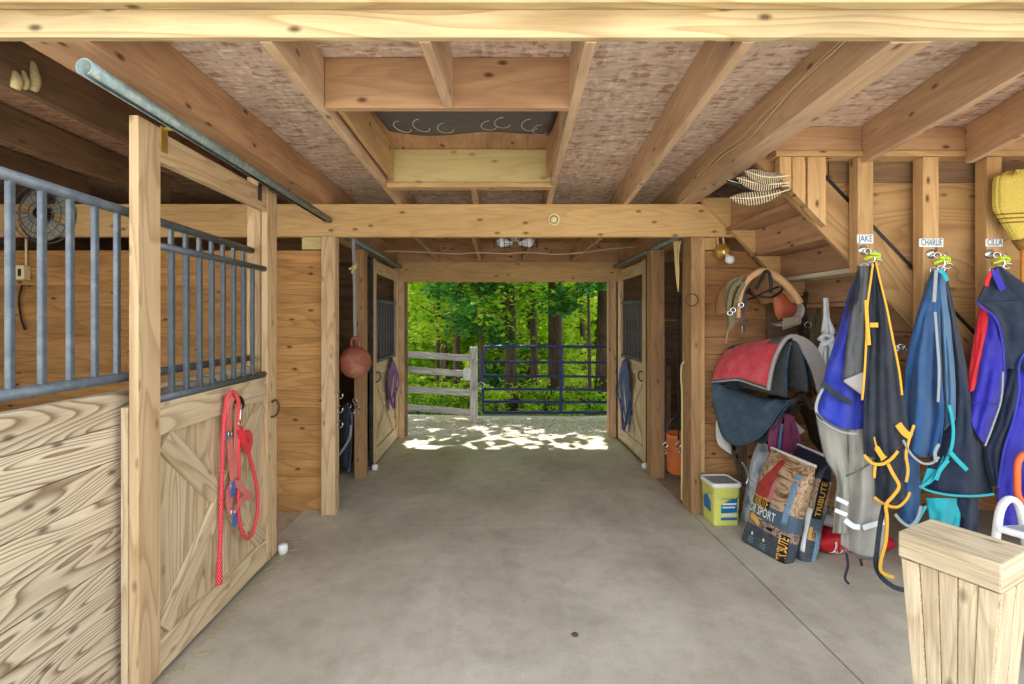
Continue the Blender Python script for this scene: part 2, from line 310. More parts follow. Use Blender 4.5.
# ------------------------------------------------------------------ mesh builder
WL = {}
class MB:
    def __init__(s):
        s.v = []; s.f = []; s.uv = []; s.sm = []
    def face(s, idx, uvs=None, smooth=False):
        s.f.append(tuple(idx)); s.uv.append(uvs or [(0.0, 0.0)] * len(idx)); s.sm.append(smooth)
    def beam(s, p, q, w, h, up=(0, 0, 1), taper=1.0):
        """a board from p to q, w wide (sideways), h deep (along up), with wood-grain UVs along its length"""
        p, q = V(p), V(q); d = (q - p); L = d.length; d = d / L
        up = V(up); side = d.cross(up)
        if side.length < 1e-5: side = d.cross(V((1, 0, 0)))
        side.normalize(); up = side.cross(d).normalized()
        b = len(s.v)
        for e, (c, k) in enumerate(((p, 1.0), (q, taper))):
            for sx, sz in ((-1, -1), (1, -1), (1, 1), (-1, 1)):
                s.v.append(c + side * (w / 2 * sx * k) + up * (h / 2 * sz * k))
        u0, v0 = random.uniform(0, 60), random.uniform(0, 60)
        per = [0, w, w + h, 2 * w + h, 2 * w + 2 * h]
        for i in range(4):
            j = (i + 1) % 4
            s.face((b + i, b + 4 + i, b + 4 + j, b + j), [(u0, v0 + per[i]), (u0 + L, v0 + per[i]), (u0 + L, v0 + per[i + 1]), (u0, v0 + per[i + 1])])
        s.face((b + 3, b + 2, b + 1, b), [(u0, v0 + 5), (u0 + 0.02, v0 + 5), (u0 + 0.02, v0 + 5 + h), (u0, v0 + 5 + h)][::-1])
        s.face((b + 4, b + 5, b + 6, b + 7), [(u0, v0 + 6), (u0 + 0.02, v0 + 6), (u0 + 0.02, v0 + 6 + h), (u0, v0 + 6 + h)])
        # winding: make outward
        return s
    def box(s, x0, x1, y0, y1, z0, z1):
        dx, dy, dz = x1 - x0, y1 - y0, z1 - z0
        c = V(((x0 + x1) / 2, (y0 + y1) / 2, (z0 + z1) / 2))
        m = max(dx, dy, dz)
        if m == dx: return s.beam((x0, c.y, c.z), (x1, c.y, c.z), dy, dz, (0, 0, 1))
        if m == dy: return s.beam((c.x, y0, c.z), (c.x, y1, c.z), dx, dz, (0, 0, 1))
        return s.beam((c.x, c.y, z0), (c.x, c.y, z1), dx, dy, (0, 1, 0))
    def tube(s, pts, r, n=10, closed=False, cap=True, smooth=True, flat=1.0):
        pts = [V(p) for p in pts]; m = len(pts)
        rs = r if isinstance(r, (list, tuple)) else [r] * m
        b = len(s.v); ref = None; acc = 0.0
        t0 = (pts[1] - pts[0]).normalized()
        ref = V((0, 0, 1)) if abs(t0.z) < 0.9 else V((1, 0, 0))
        ref = (ref - t0 * ref.dot(t0)).normalized(); lens = []
        for i, p in enumerate(pts):
            if closed: t = (pts[(i + 1) % m] - pts[i - 1])
            else: t = pts[min(i + 1, m - 1)] - pts[max(i - 1, 0)]
            if t.length < 1e-9: t = t0.copy()
            t.normalize(); ref = ref - t * ref.dot(t)
            if ref.length < 1e-6: ref = t.orthogonal()
            ref.normalize(); bi = t.cross(ref)
            if i: acc += (p - pts[i - 1]).length
            lens.append(acc)
            for k in range(n):
                a = 2 * math.pi * k / n
                s.v.append(p + ref * (math.cos(a) * rs[i]) + bi * (math.sin(a) * rs[i] * flat))
        segs = m if closed else m - 1
        for i in range(segs):
            j = (i + 1) % m
            for k in range(n):
                l = (k + 1) % n
                ui, uj = lens[i], lens[j] if j else lens[i] + 0.05
                s.face((b + i * n + k, b + j * n + k, b + j * n + l, b + i * n + l),
                       [(ui + k * 0.02, k * 0.02), (uj + k * 0.02, k * 0.02), (uj + (k + 1) * 0.02, (k + 1) * 0.02), (ui + (k + 1) * 0.02, (k + 1) * 0.02)], smooth)
        if cap and not closed:
            s.face([b + k for k in range(n)][::-1]); s.face([b + (m - 1) * n + k for k in range(n)])
        return s
    def ribbon(s, pts, w, th=0.003, facing=(0, -1, 0)):
        """flat strap following pts, w wide, th thick, its face towards facing"""
        pts = [V(p) for p in pts]; m = len(pts); b = len(s.v); fc = V(facing); acc = 0
        ws = w if isinstance(w, (list, tuple)) else [w] * m
        for i, p in enumerate(pts):
            t = (pts[min(i + 1, m - 1)] - pts[max(i - 1, 0)]).normalized()
            sd = t.cross(fc)
            sd = sd.normalized() if sd.length > 1e-6 else V((1, 0, 0))
            nn = sd.cross(t).normalized()
            for a, c in ((-1, -1), (1, -1), (1, 1), (-1, 1)):
                s.v.append(p + sd * (a * ws[i] / 2) + nn * (c * th / 2))
        for i in range(m - 1):
            l = (pts[i + 1] - pts[i]).length
            for k in range(4):
                q = (k + 1) % 4
                s.face((b + i * 4 + k, b + i * 4 + q, b + i * 4 + 4 + q, b + i * 4 + 4 + k), [(acc, 0), (acc, .02), (acc + l, .02), (acc + l, 0)], False)
            acc += l
        s.face((b + 3, b + 2, b + 1, b)); e = b + (m - 1) * 4; s.face((e, e + 1, e + 2, e + 3))
        return s
    def ball(s, c, r, nu=16, nv=10, sc=(1, 1, 1)):
        c = V(c); b = len(s.v)
        for i in range(nv + 1):
            th = math.pi * i / nv
            for k in range(nu):
                a = 2 * math.pi * k / nu
                s.v.append(c + V((math.sin(th) * math.cos(a) * r * sc[0], math.sin(th) * math.sin(a) * r * sc[1], math.cos(th) * r * sc[2])))
        for i in range(nv):
            for k in range(nu):
                l = (k + 1) % nu
                s.face((b + i * nu + k, b + (i + 1) * nu + k, b + (i + 1) * nu + l, b + i * nu + l), None, True)
        return s
    def lathe(s, c, prof, axis=(0, 0, 1), n=24, smooth=True):
        """prof: (radius, distance along axis)"""
        c = V(c); ax = V(axis).normalized(); r1 = ax.orthogonal().normalized(); r2 = ax.cross(r1); b = len(s.v)
        for r, h in prof:
            for k in range(n):
                a = 2 * math.pi * k / n
                s.v.append(c + ax * h + r1 * (math.cos(a) * max(r, 1e-4)) + r2 * (math.sin(a) * max(r, 1e-4)))
        for i in range(len(prof) - 1):
            for k in range(n):
                l = (k + 1) % n
                s.face((b + i * n + k, b + i * n + l, b + (i + 1) * n + l, b + (i + 1) * n + k), None, smooth)
        s.face([b + k for k in range(n)][::-1]); e = b + (len(prof) - 1) * n; s.face([e + k for k in range(n)])
        return s
    def torus(s, c, R, r, axis=(0, 1, 0), n=18, k=8, a0=0.0, a1=2 * math.pi):
        c = V(c); ax = V(axis).normalized(); r1 = ax.orthogonal().normalized(); r2 = ax.cross(r1)
        full = abs(a1 - a0 - 2 * math.pi) < 1e-6
        pts = [c + r1 * (R * math.cos(a0 + (a1 - a0) * i / n)) + r2 * (R * math.sin(a0 + (a1 - a0) * i / n)) for i in range(n if full else n + 1)]
        return s.tube(pts, r, k, closed=full)
    def prism(s, poly, off):
        """closed solid: polygon poly (3-D points) pushed by off"""
        poly = [V(p) for p in poly]; off = V(off); n = len(poly); b = len(s.v)
        u0, v0 = random.uniform(0, 50), random.uniform(0, 50)
        s.v += poly + [p + off for p in poly]
        d = (poly[1] - poly[0]).normalized(); nn = off.normalized(); e = nn.cross(d)
        uv = [(u0 + (p - poly[0]).dot(d), v0 + (p - poly[0]).dot(e)) for p in poly]
        s.face(range(b, b + n), uv); s.face(list(range(b + n, b + 2 * n))[::-1], uv[::-1])
        for i in range(n):
            j = (i + 1) % n; l = (poly[j] - poly[i]).length
            s.face((b + i, b + n + i, b + n + j, b + j), [(u0, v0), (u0, v0 + off.length), (u0 + l, v0 + off.length), (u0 + l, v0)])
        return s
    def grid(s, fn, nu, nv, smooth=True, uvf=None):
        b = len(s.v)
        for j in range(nv + 1):
            for i in range(nu + 1):
                s.v.append(V(fn(i / nu, j / nv)))
        for j in range(nv):
            for i in range(nu):
                uv = [(i / nu, j / nv), ((i + 1) / nu, j / nv), ((i + 1) / nu, (j + 1) / nv), (i / nu, (j + 1) / nv)]
                s.face((b + j * (nu + 1) + i, b + j * (nu + 1) + i + 1, b + (j + 1) * (nu + 1) + i + 1, b + (j + 1) * (nu + 1) + i), uv, smooth)
        return s
    def build(s, name, mat, parent=None, origin=None, bevel=0.0, solid=0.0, offset=0.0, fix=True, sub=0):
        me = bpy.data.meshes.new(name)
        if parent is not None: o0 = WL[parent.name]
        elif origin is not None: o0 = V(origin)
        else:
            xs = [p.x for p in s.v]; ys = [p.y for p in s.v]; zs = [p.z for p in s.v]
            o0 = V(((min(xs) + max(xs)) / 2, (min(ys) + max(ys)) / 2, min(zs)))
        me.from_pydata([tuple(p - o0) for p in s.v], [], s.f)
        uvl = me.uv_layers.new(name='UVMap')
        flat = [c for uv in s.uv for t in uv for c in t]
        uvl.data.foreach_set('uv', flat)
        me.polygons.foreach_set('use_smooth', s.sm)
        me.update()
        if fix:
            bm = bmesh.new(); bm.from_mesh(me); bmesh.ops.recalc_face_normals(bm, faces=bm.faces); bm.to_mesh(me); bm.free()
        me.materials.append(mat if not isinstance(mat, str) else M[mat])
        o = bpy.data.objects.new(name, me); C.objects.link(o)
        if parent is not None: o.parent = parent
        else: o.location = o0
        WL[o.name] = o0
        if solid:
            md = o.modifiers.new('thickness', 'SOLIDIFY'); md.thickness = solid; md.offset = offset
        if sub:
            md = o.modifiers.new('smooth', 'SUBSURF'); md.levels = sub; md.render_levels = sub
        if bevel:
            md = o.modifiers.new('edges', 'BEVEL'); md.width = bevel; md.segments = 2; md.limit_method = 'ANGLE'; md.angle_limit = math.radians(40)
        return o

def tag(o, label=None, cat=None, group=None, kind=None):
    if label: o['label'] = label
    if cat: o['category'] = cat
    if group: o['group'] = group
    if kind: o['kind'] = kind
    return o
def thing(name, label, cat, loc, group=None):
    o = bpy.data.objects.new(name, None); C.objects.link(o); o.location = V(loc); o.empty_display_size = 0.1
    WL[o.name] = V(loc)
    return tag(o, label, cat, group)
def struct(mb, name, mat, **kw):
    return tag(mb.build(name, mat, origin=(0, 0, 0), **kw), kind='structure')
def one(mb, name, mat, label, cat, group=None, **kw):
    return tag(mb.build(name, mat, **kw), label, cat, group)

def crom(pts, n):
    """smooth curve through pts, n samples per span"""
    pts = [V(p) for p in pts]; out = []
    for i in range(len(pts) - 1):
        p0 = pts[max(i - 1, 0)]; p1 = pts[i]; p2 = pts[i + 1]; p3 = pts[min(i + 2, len(pts) - 1)]
        for k in range(n):
            t = k / n
            out.append(0.5 * ((2 * p1) + (p2 - p0) * t + (2 * p0 - 5 * p1 + 4 * p2 - p3) * t * t + (3 * p1 - p0 - 3 * p2 + p3) * t ** 3))
    out.append(pts[-1]); return out
def samp(pl, t):
    f = t * (len(pl) - 1); i = min(int(f), len(pl) - 2); return pl[i].lerp(pl[i + 1], f - i)
def cloth(left, right, Y, folds=3.0, amp=0.02, nu=40, nv=40, hem=None, curl=0.03, seed=0, top=0.25, mb=None):
    """hanging cloth between two edge curves given as photo points (x, y) or (x, y, extra depth)"""
    def to3(l): return [V((p[0], p[1], p[2] if len(p) > 2 else 0.0)) for p in l]
    L, R = crom(to3(left), 8), crom(to3(right), 8)
    mb = mb or MB()
    def fn(s, t):
        a, b = samp(L, t), samp(R, t); p = a.lerp(b, s)
        dy = hem(s) * t ** 3 if hem else 0
        k = top + (1 - top) * min(1, t * 1.5)
        d = amp * k * (0.7 * math.sin(2 * math.pi * folds * 0.62 * (s + 0.08 * math.sin(5 * t + seed)) + seed + 1.3 * math.sin(2 * t + seed)) + 1.1 * mnoise.noise(V((s * 3.4 + seed * 3, t * 1.6, seed))) + 0.3 * math.sin(2 * math.pi * folds * 1.5 * s + seed * 2 + 4 * t))
        d += 0.010 * mnoise.noise(V((s * 5 + t * 4 + seed, t * 7 - s * 3, seed)))
        d += curl * (2 * s - 1) ** 2
        return P(p.x, p.y + dy, Y + p.z + d)
    return mb.grid(fn, nu, nv)
def pxline(pts, Y, n=6):
    return crom([P(p[0], p[1], Y + (p[2] if len(p) > 2 else 0)) for p in pts], n)
def text_mesh(body, size):
    cu = bpy.data.curves.new('lettering', 'FONT'); cu.body = body; cu.size = size; cu.align_x = 'CENTER'; cu.align_y = 'CENTER'; cu.resolution_u = 3
    cu.offset = size * 0.012
    o = bpy.data.objects.new('lettering_source', cu); C.objects.link(o)
    dg = bpy.context.evaluated_depsgraph_get(); me = bpy.data.meshes.new_from_object(o.evaluated_get(dg))
    vs = [v.co.copy() for v in me.vertices]; fs = [tuple(p.vertices) for p in me.polygons]
    bpy.data.objects.remove(o); bpy.data.curves.remove(cu); bpy.data.meshes.remove(me)
    return vs, fs
def lettering(body, size, place, width=None, stretch=1.0):
    """flat letters, each vertex moved onto a surface by place(x, y)"""
    vs, fs = text_mesh(body, size); mb = MB()
    if width:
        w = max(v.x for v in vs) - min(v.x for v in vs); k = width / w
        for v in vs: v.x *= k
    mb.v = [V(place(v.x, v.y)) for v in vs]
    for f in fs: mb.face(f)
    return mb
# ================================================================== SETTING
mb = MB(); mb.box(-1.62, 1.608, 0.5, 3.62, -0.12, 0.0); struct(mb, 'floor', 'concrete')
mb = MB(); mb.box(-1.62, 1.608, 3.624, 6.5, -0.12, 0.0); struct(mb, 'floor_rear', 'concrete')
mb = MB(); mb.box(1.616, 4.3, 0.5, 3.96, -0.12, 0.0); struct(mb, 'floor_tack', 'concrete')
mb = MB(); mb.box(-4.7, -1.62, 1.3, 6.5, -0.12, -0.012); struct(mb, 'floor_stall', 'dirtfloor')
mb = MB(); mb.box(1.612, 4.7, 3.97, 6.5, -0.12, -0.012); struct(mb, 'floor_rear_stall', 'dirtfloor')

def ground_z(x, y):
    if y < 7.9: z = -0.02 * max(0, y - 6.5) / 1.4
    else: z = -0.02 - 0.17 * min(y - 7.9, 7.0)
    return z + (0.04 * mnoise.noise(V((x * 0.8, y * 0.8, 0))) if y > 7.9 else 0.006 * mnoise.noise(V((x * 2, y * 2, 0))))
mb = MB(); mb.grid(lambda s, t: (-14 + 28 * s, 6.5 + 2.0 * t, ground_z(-14 + 28 * s, 6.5 + 2.0 * t)), 56, 12); struct(mb, 'ground_gravel', 'gravel')
mb = MB(); mb.grid(lambda s, t: (-26 + 52 * s, 8.45 + 28 * t, ground_z(-26 + 52 * s, 8.45 + 28 * t)), 40, 40); struct(mb, 'ground_woods', 'forestfloor')
mb = MB(); mb.grid(lambda s, t: (-30 + 60 * s, -30 + 36.5 * t, -0.13), 4, 4); struct(mb, 'ground_unseen_yard', 'yard')

# ceiling with the square loft hatch left open
mb = MB()
for a in ((-1.42, -0.76, 1.5, 4.8), (0.40, 4.3, 1.5, 4.8), (-0.76, 0.40, 1.5, 2.17), (-0.76, 0.40, 3.40, 4.8)):
    mb.box(a[0], a[1], a[2], a[3], 2.79, 2.81)
struct(mb, 'ceiling', 'osb')
mb = MB(); mb.box(-4.7, -1.42, 1.5, 4.8, 2.79, 2.81); struct(mb, 'ceiling_stall', 'osb_shaded')
mb = MB(); mb.box(-4.7, 4.7, 4.802, 6.42, 2.79, 2.81); struct(mb, 'ceiling_rear', 'osb_shaded')

def planks(x0, x1, y0, y1, z0, z1, along, n, gap=0.0035):
    """boards stacked upwards"""
    mb = MB(); h = (z1 - z0) / n
    for i in range(n):
        j = random.uniform(-0.0015, 0.0015)
        if along == 'y': mb.box(x0 + j, x1 + j, y0, y1, z0 + i * h, z0 + (i + 1) * h - gap)
        else: mb.box(x0, x1, y0 + j, y1 + j, z0 + i * h, z0 + (i + 1) * h - gap)
    return mb
struct(planks(-1.64, -1.60, 1.30, 3.10, 0.015, 1.30, 'y', 9), 'wall_left', 'planks', bevel=0.003)
struct(planks(-4.66, -1.44, 3.95, 3.99, -0.01, 2.185, 'x', 15, 0.0008), 'wall_stall', 'stallwood', bevel=0.002)
struct(planks(1.68, 4.2, 3.96, 4.0, 0.0, 2.185, 'x', 15), 'wall_tack', 'wallwood', bevel=0.002)
struct(planks(-4.70, -4.66, 1.3, 6.5, -0.01, 2.79, 'y', 18, 0.0006), 'wall_outer_left', 'darkwood')
struct(planks(4.66, 4.70, 3.97, 6.5, -0.01, 2.79, 'y', 18, 0.0006), 'wall_outer_right', 'darkwood')
struct(planks(4.2, 4.24, 1.6, 3.96, 0.0, 2.79, 'y', 18, 0.0006), 'wall_right', 'wallwood')
struct(planks(-4.66, -1.335, 6.46, 6.5, -0.01, 2.62, 'x', 18, 0.0006), 'wall_back_left', 'darkwood')
struct(planks(1.625, 4.66, 6.46, 6.5, -0.01, 2.62, 'x', 18, 0.0006), 'wall_back_right', 'darkwood')
struct(planks(-1.50, -1.46, 4.92, 6.4, 0.0, 1.12, 'y', 8), 'wall_rear_left', 'darkwood')
struct(planks(1.78, 1.82, 4.92, 6.4, 0.0, 1.12, 'y', 8), 'wall_rear_right', 'darkwood')
struct(planks(-4.66, -1.66, 1.3, 1.34, -0.01, 1.25, 'x', 9), 'wall_front_left_unseen', 'planks')  # unseen wall kept half high, the opening above added to light the stall
struct(planks(-4.66, 4.66, 6.42, 6.458, 2.392, 2.785, 'x', 3), 'wall_back_upper', 'redwood')
# loft shell above, it keeps the sun off the aisle
mb = MB(); mb.box(-5.1, 5.1, 0.9, 7.0, 4.3, 4.4); struct(mb, 'roof', 'darkwood')
struct(planks(-4.7, 4.7, 1.50, 1.54, 2.82, 4.3, 'x', 9), 'wall_loft_front', 'planks')
struct(planks(-4.7, 4.7, 6.42, 6.46, 2.66, 4.3, 'x', 9), 'wall_loft_back', 'stallwood')
struct(planks(-4.74, -4.70, 1.5, 6.46, 2.82, 4.3, 'y', 9), 'wall_loft_left', 'stallwood')
struct(planks(4.70, 4.74, 1.5, 6.46, 2.82, 4.3, 'y', 9), 'wall_loft_right', 'stallwood')
# sheathing above the stair, cut along the slope of the stringer
SL = 1.05
def up_z(X): return 2.48 - SL * (X - 2.07)
def lo_z(X): return 1.951 - SL * (X - 2.234)
mb = MB()
poly = [V((1.80, 2.985, 2.80)), V((4.2, 2.985, 2.80)), V((4.2, 2.985, up_z(4.2) + 0.03)), V((1.80, 2.985, up_z(1.80) + 0.03))]
mb.prism(poly, (0, 0.02, 0)); struct(mb, 'wall_stair', 'ply')
mb = MB(); mb.box(2.10, 4.2, 2.972, 2.984, 2.47, 2.62); struct(mb, 'shadow_band', 'darkwood')  # dark strip painted in for the shadow band under the bay header

# ================================================================== TIMBER FRAME
def board(name, mat, label, cat, p, q, w, h, up=(0, 0, 1), group=None, bevel=0.003):
    mb = MB(); mb.beam(p, q, w, h, up); return one(mb, name, mat, label, cat, group, bevel=bevel)
def boxthing(name, mat, label, cat, b, group=None, bevel=0.003):
    mb = MB(); mb.box(*b); return one(mb, name, mat, label, cat, group, bevel=bevel)
boxthing('front_header', 'header', 'bleached header board with a wide yellow stain across the top of the picture', 'beam', (-4.7, 4.3, 1.60, 1.625, 2.562, 2.66))
boxthing('fascia_board', 'header', 'pinkish fascia board above the yellow-stained header at the top edge', 'board', (-4.7, 4.3, 1.56, 1.598, 2.655, 2.86))
cb = boxthing('crossbeam', 'beam', 'golden crossbeam spanning the aisle with a round cream knob on it', 'beam', (-4.66, 2.02, 3.89, 3.955, 2.29, 2.56))
boxthing('rear_header', 'beam', 'header beam directly over the open rear doorway', 'beam', (-1.42, 1.72, 6.40, 6.455, 2.12, 2.39))
boxthing('side_girder', 'redwood', 'thick girder along the ceiling above the near stall door track', 'beam', (-1.64, -1.41, 1.627, 4.78, 2.562, 2.788))
#boxthing('track_board', 'joist', 'track board under the girder above the near stall door', 'board', (-1.53, -1.455, 1.627, 3.885, 2.425, 2.55))
boxthing('rear_girder', 'redwood', 'girder over the rear stall door with the purple halter', 'beam', (-1.46, -1.36, 3.96, 6.395, 2.31, 2.555))
boxthing('rear_girder', 'redwood', 'girder over the rear stall door with the navy halter', 'beam', (1.66, 1.76, 3.96, 6.395, 2.31, 2.555))

G = 'ceiling joists over the front of the aisle'
def joist(p, q, label, w=0.042, mat='joist', z0=2.56, z1=2.788, group=G):
    zc = (z0 + z1) / 2
    return board('ceiling_joist', mat, label, 'joist', (p[0], p[1], zc), (q[0], q[1], zc), w, z1 - z0, group=group)
joist((-0.80, 1.627), (-0.822, 4.78), 'long joist bounding the open hatch on the side of the barred stall')
joist((-0.25, 1.627), (-0.22, 2.12), 'short joist stub between the front header and the hatch')
joist((-0.175, 3.43), (-0.175, 4.78), 'tiny joist stub between the yellowish hatch board and the crossbeam')
joist((0.325, 1.627), (0.472, 4.78), 'slanting joist bounding the open hatch on the side of the tack bay')
joist((0.87, 1.627), (1.15, 4.78), 'single joist between the hatch and the doubled joist')
jd = board('doubled_joist', 'joist', 'doubled joist with a loose white cable stapled along its side', 'joist', (1.435, 1.627, 2.674), (1.63, 4.78, 2.674), 0.14, 0.228, group=None)
joist((2.02, 1.627), (2.255, 2.875), 'joist over the tack bay meeting the header above the shortest name plate')
joist((2.45, 1.627), (2.89, 2.875), 'joist over the tack bay meeting the header next to the broom')
joist((3.15, 1.627), (3.52, 2.875), 'joist over the tack bay beyond the broom', )
boxthing('hatch_header', 'redwood', 'knotty reddish header board on the near side of the hatch', 'board', (-0.78, 0.33, 2.125, 2.165, 2.56, 2.788))
boxthing('hatch_header', 'yellowboard', 'yellow-green header board on the far side of the hatch', 'board', (-0.79, 0.40, 3.385, 3.425, 2.585, 2.83))
boxthing('hatch_sill', 'stud', 'narrow sill strip under the yellow-green hatch board', 'board', (-0.79, 0.40, 3.36, 3.44, 2.55, 2.583))
boxthing('hatch_side_board', 'stud', 'upright board lining the hatch on the side of the barred stall', 'board', (-0.765, -0.74, 2.17, 3.38, 2.60, 2.83))
boxthing('hatch_side_board', 'redwood', 'upright board lining the hatch on the side of the tack bay', 'board', (0.352, 0.378, 2.20, 3.35, 2.62, 2.83))
boxthing('hatch_cover', 'redwood', 'reddish hatch cover board lying over the loft opening', 'board', (-0.80, 0.42, 2.15, 3.45, 2.835, 2.855))
# tarp that sags through the hatch, with curling white lines printed on it
t = thing('tarp', 'dark grey tarp with curling white lines sagging through the hatch', 'tarp', (-0.2, 2.7, 2.82))
def tarp_pt(s, u):
    x = -0.70 + 1.04 * s; edge = 3.05 + 0.05 * math.sin(5 * s) + (0.10 * max(0, s - 0.6) / 0.4 if s > 0.6 else 0)
    y = 2.2 + (edge - 2.2) * u
    return V((x, y, 2.822 - 0.035 * math.sin(math.pi * min(1, u)) + 0.006 * math.sin(9 * x + 7 * y)))
mb = MB(); mb.grid(tarp_pt, 24, 16); tsheet = mb.build('tarp_sheet', 'tarp', t, solid=0.004)
for s0, u0, seq in ((0.10, 0.86, 1), (0.22, 0.8, -1), (0.36, 0.84, 1), (0.62, 0.86, -1), (0.70, 0.8, 1), (0.86, 0.82, 1), (0.93, 0.9, -1)):
    pts = []
    for k in range(14):
        a = k / 13 * 4.6
        pts.append(tarp_pt(min(0.98, max(0.02, s0 + 0.05 * math.cos(a * seq) + 0.012 * k / 13)), min(0.99, u0 + 0.10 * math.sin(a) - 0.004 * k)) + V((0, 0, -0.006)))
    mb = MB(); mb.ribbon(pts, 0.005, 0.002, (0, 0, -1)); mb.build('printed_line', 'chalk', tsheet)

G2 = 'ceiling joists behind the crossbeam'
for x, lb in ((-0.79, 'rear joist nearest the purple halter door'), (-0.23, 'rear joist on the fence side of the twin bulb lamp'), (0.36, 'rear joist on the gate side of the twin bulb lamp'), (1.02, 'rear joist nearest the navy halter door')):
    joist((x, 3.96), (x, 6.395), lb, z0=2.40, z1=2.555, group=G2, mat='redwood')
G3 = 'joists over the barred stall'
for x, z, lb in ((-2.0, 2.56, 'old stall joist nearest the girder behind the barred stall front'), (-2.72, 2.58, 'old stall joist above the round fan'), (-3.4, 2.58, 'old stall joist beyond the round fan')):
    board('stall_joist', 'darkwood', lb, 'joist', (x, 1.627, z + 0.1), (x, 3.885, z + 0.1), 0.045, 0.20, group=G3)

# posts
boxthing('aisle_post', 'stile', 'upright post at the corner between near stall doorway and hanging ball', 'post', (-1.44, -1.325, 3.85, 3.945, 0, 2.288))
boxthing('aisle_post', 'postwood', 'grey-brown corner post beside the tack wall with the brass lamp', 'post', (1.60, 1.675, 3.87, 4.06, 0, 2.288))
boxthing('post_trim', 'stud', 'narrow trim board nailed to the tack wall corner post', 'board', (1.678, 1.725, 3.90, 3.955, 0.0, 2.288))
boxthing('aisle_post', 'postwood', 'dark-sided post behind the hanging ball', 'post', (-1.44, -1.345, 4.74, 4.88, 0, 2.31))
boxthing('aisle_post', 'postwood', 'post between the orange bucket and the navy halter door', 'post', (1.555, 1.69, 4.74, 4.88, 0, 2.31))
boxthing('door_post', 'stile', 'rear doorway post on the fence side', 'post', (-1.335, -1.255, 6.38, 6.46, 0, 2.12))
boxthing('door_post', 'stile', 'rear doorway post on the gate side', 'post', (1.54, 1.62, 6.38, 6.46, 0, 2.12))
boxthing('jamb_board', 'redwood', 'dark jamb board inside the rear doorway on the gate side', 'board', (1.51, 1.538, 6.37, 6.46, 0.02, 2.12))
boxthing('jamb_board', 'darkwood', 'dark jamb board inside the rear doorway on the fence side', 'board', (-1.253, -1.225, 6.37, 6.46, 0.02, 2.12))
boxthing('stall_post', 'stile', 'bright post seen through the near stall door bars', 'post', (-1.66, -1.57, 3.12, 3.22, 0, 2.55))
boxthing('spacer_block', 'yellowboard', 'short spacer block above the stall planks beside the corner post', 'block', (-1.62, -1.45, 3.90, 3.95, 2.187, 2.288))
boxthing('spacer_block', 'beam', 'short spacer block over the tack wall next to the brass lamp', 'block', (1.73, 1.83, 3.93, 3.955, 2.187, 2.288))

# tack bay: header, studs, stair
boxthing('bay_header', 'redwood', 'wide header board where the tack bay ceiling ends', 'beam', (1.70, 4.2, 2.885, 2.93, 2.635, 2.788))
boxthing('bay_plate', 'stud', 'thin plate under the tack bay header above the studs', 'board', (1.70, 4.2, 2.862, 2.97, 2.60, 2.632))
for x0, x1, lb in ((2.205, 2.30, 'upright stud bearing the shortest name plate'), (2.604, 2.70, 'upright stud bearing the longest name plate'), (2.994, 3.085, 'upright stud bearing the name plate nearest the broom'), (3.40, 3.49, 'upright stud beyond the broom')):
    boxthing('wall_stud', 'stud', lb, 'stud', (x0, x1, 2.872, 2.945, lo_z((x0 + x1) / 2) - 0.04, 2.598), group='studs of the tack bay wall')
G4 = 'short studs cut to the stair slope'
for xa, xb, lb in ((1.73, 1.802, 'short cut stud touching the barred feathers'), (1.808, 1.888, 'short cut stud second from the barred feathers'), (1.902, 2.012, 'short cut stud third from the barred feathers')):
    mb = MB(); za, zb = lo_z(xa) - 0.01, lo_z(xb) - 0.01
    mb.prism([(xa, 2.875, 2.598), (xb, 2.875, 2.598), (xb, 2.875, zb), (xa, 2.875, za)], (0, 0.05, 0))
    # grain runs upright on these: turn the mapping
    mb.uv = [[(v, u) for u, v in f] for f in mb.uv]
    one(mb, 'cut_stud', 'stud', lb, 'stud', G4, bevel=0.002)
stair = thing('staircase', 'wooden loft stair seen from below with open notched side', 'stairs', (2.4, 3.42, 0))
mb = MB()
pl = [(1.62, 2.955, lo_z(1.62)), (1.62, 2.955, 2.79), (1.775, 2.955, 2.79), (3.9, 2.955, up_z(3.9)), (3.9, 2.955, lo_z(3.9))]
pl = [V(p) for p in pl]; d = V((1, 0, -SL)).normalized()
# build with the grain along the slope
mb.prism([pl[4], pl[0], pl[1], pl[2], pl[3]], (0, 0.028, 0)); mb.build('stringer', 'ply', stair, bevel=0.002)
mb = MB(); mb.beam((1.80, 2.962, up_z(1.80) + 0.016), (3.9, 2.962, up_z(3.9) + 0.016), 0.012, 0.026); mb.build('shadow_gap', 'blackprint_and_shade', stair)  # black strip painted in for the shadow gap above the stringer
mb = MB()
def far_z(X): return 2.53 - SL * (X - 1.73)
saw = [V((1.66, 3.84, far_z(1.66)))]
XR = [1.91 + 0.203 * k for k in range(9)]; ZT = [2.363 - 0.2115 * k for k in range(9)]
saw = [V((1.70, 3.84, 2.60)), V((3.68, 3.84, far_z(3.68))), V((3.68, 3.84, ZT[8]))]
top = [V((XR[0], 3.84, 2.60)), V((XR[0], 3.84, ZT[0]))]
for k in range(1, 9): top += [V((XR[k], 3.84, ZT[k - 1])), V((XR[k], 3.84, ZT[k]))]
for k in range(9):
    a = XR[k]; za = 2.60 if k == 0 else ZT[k - 1]
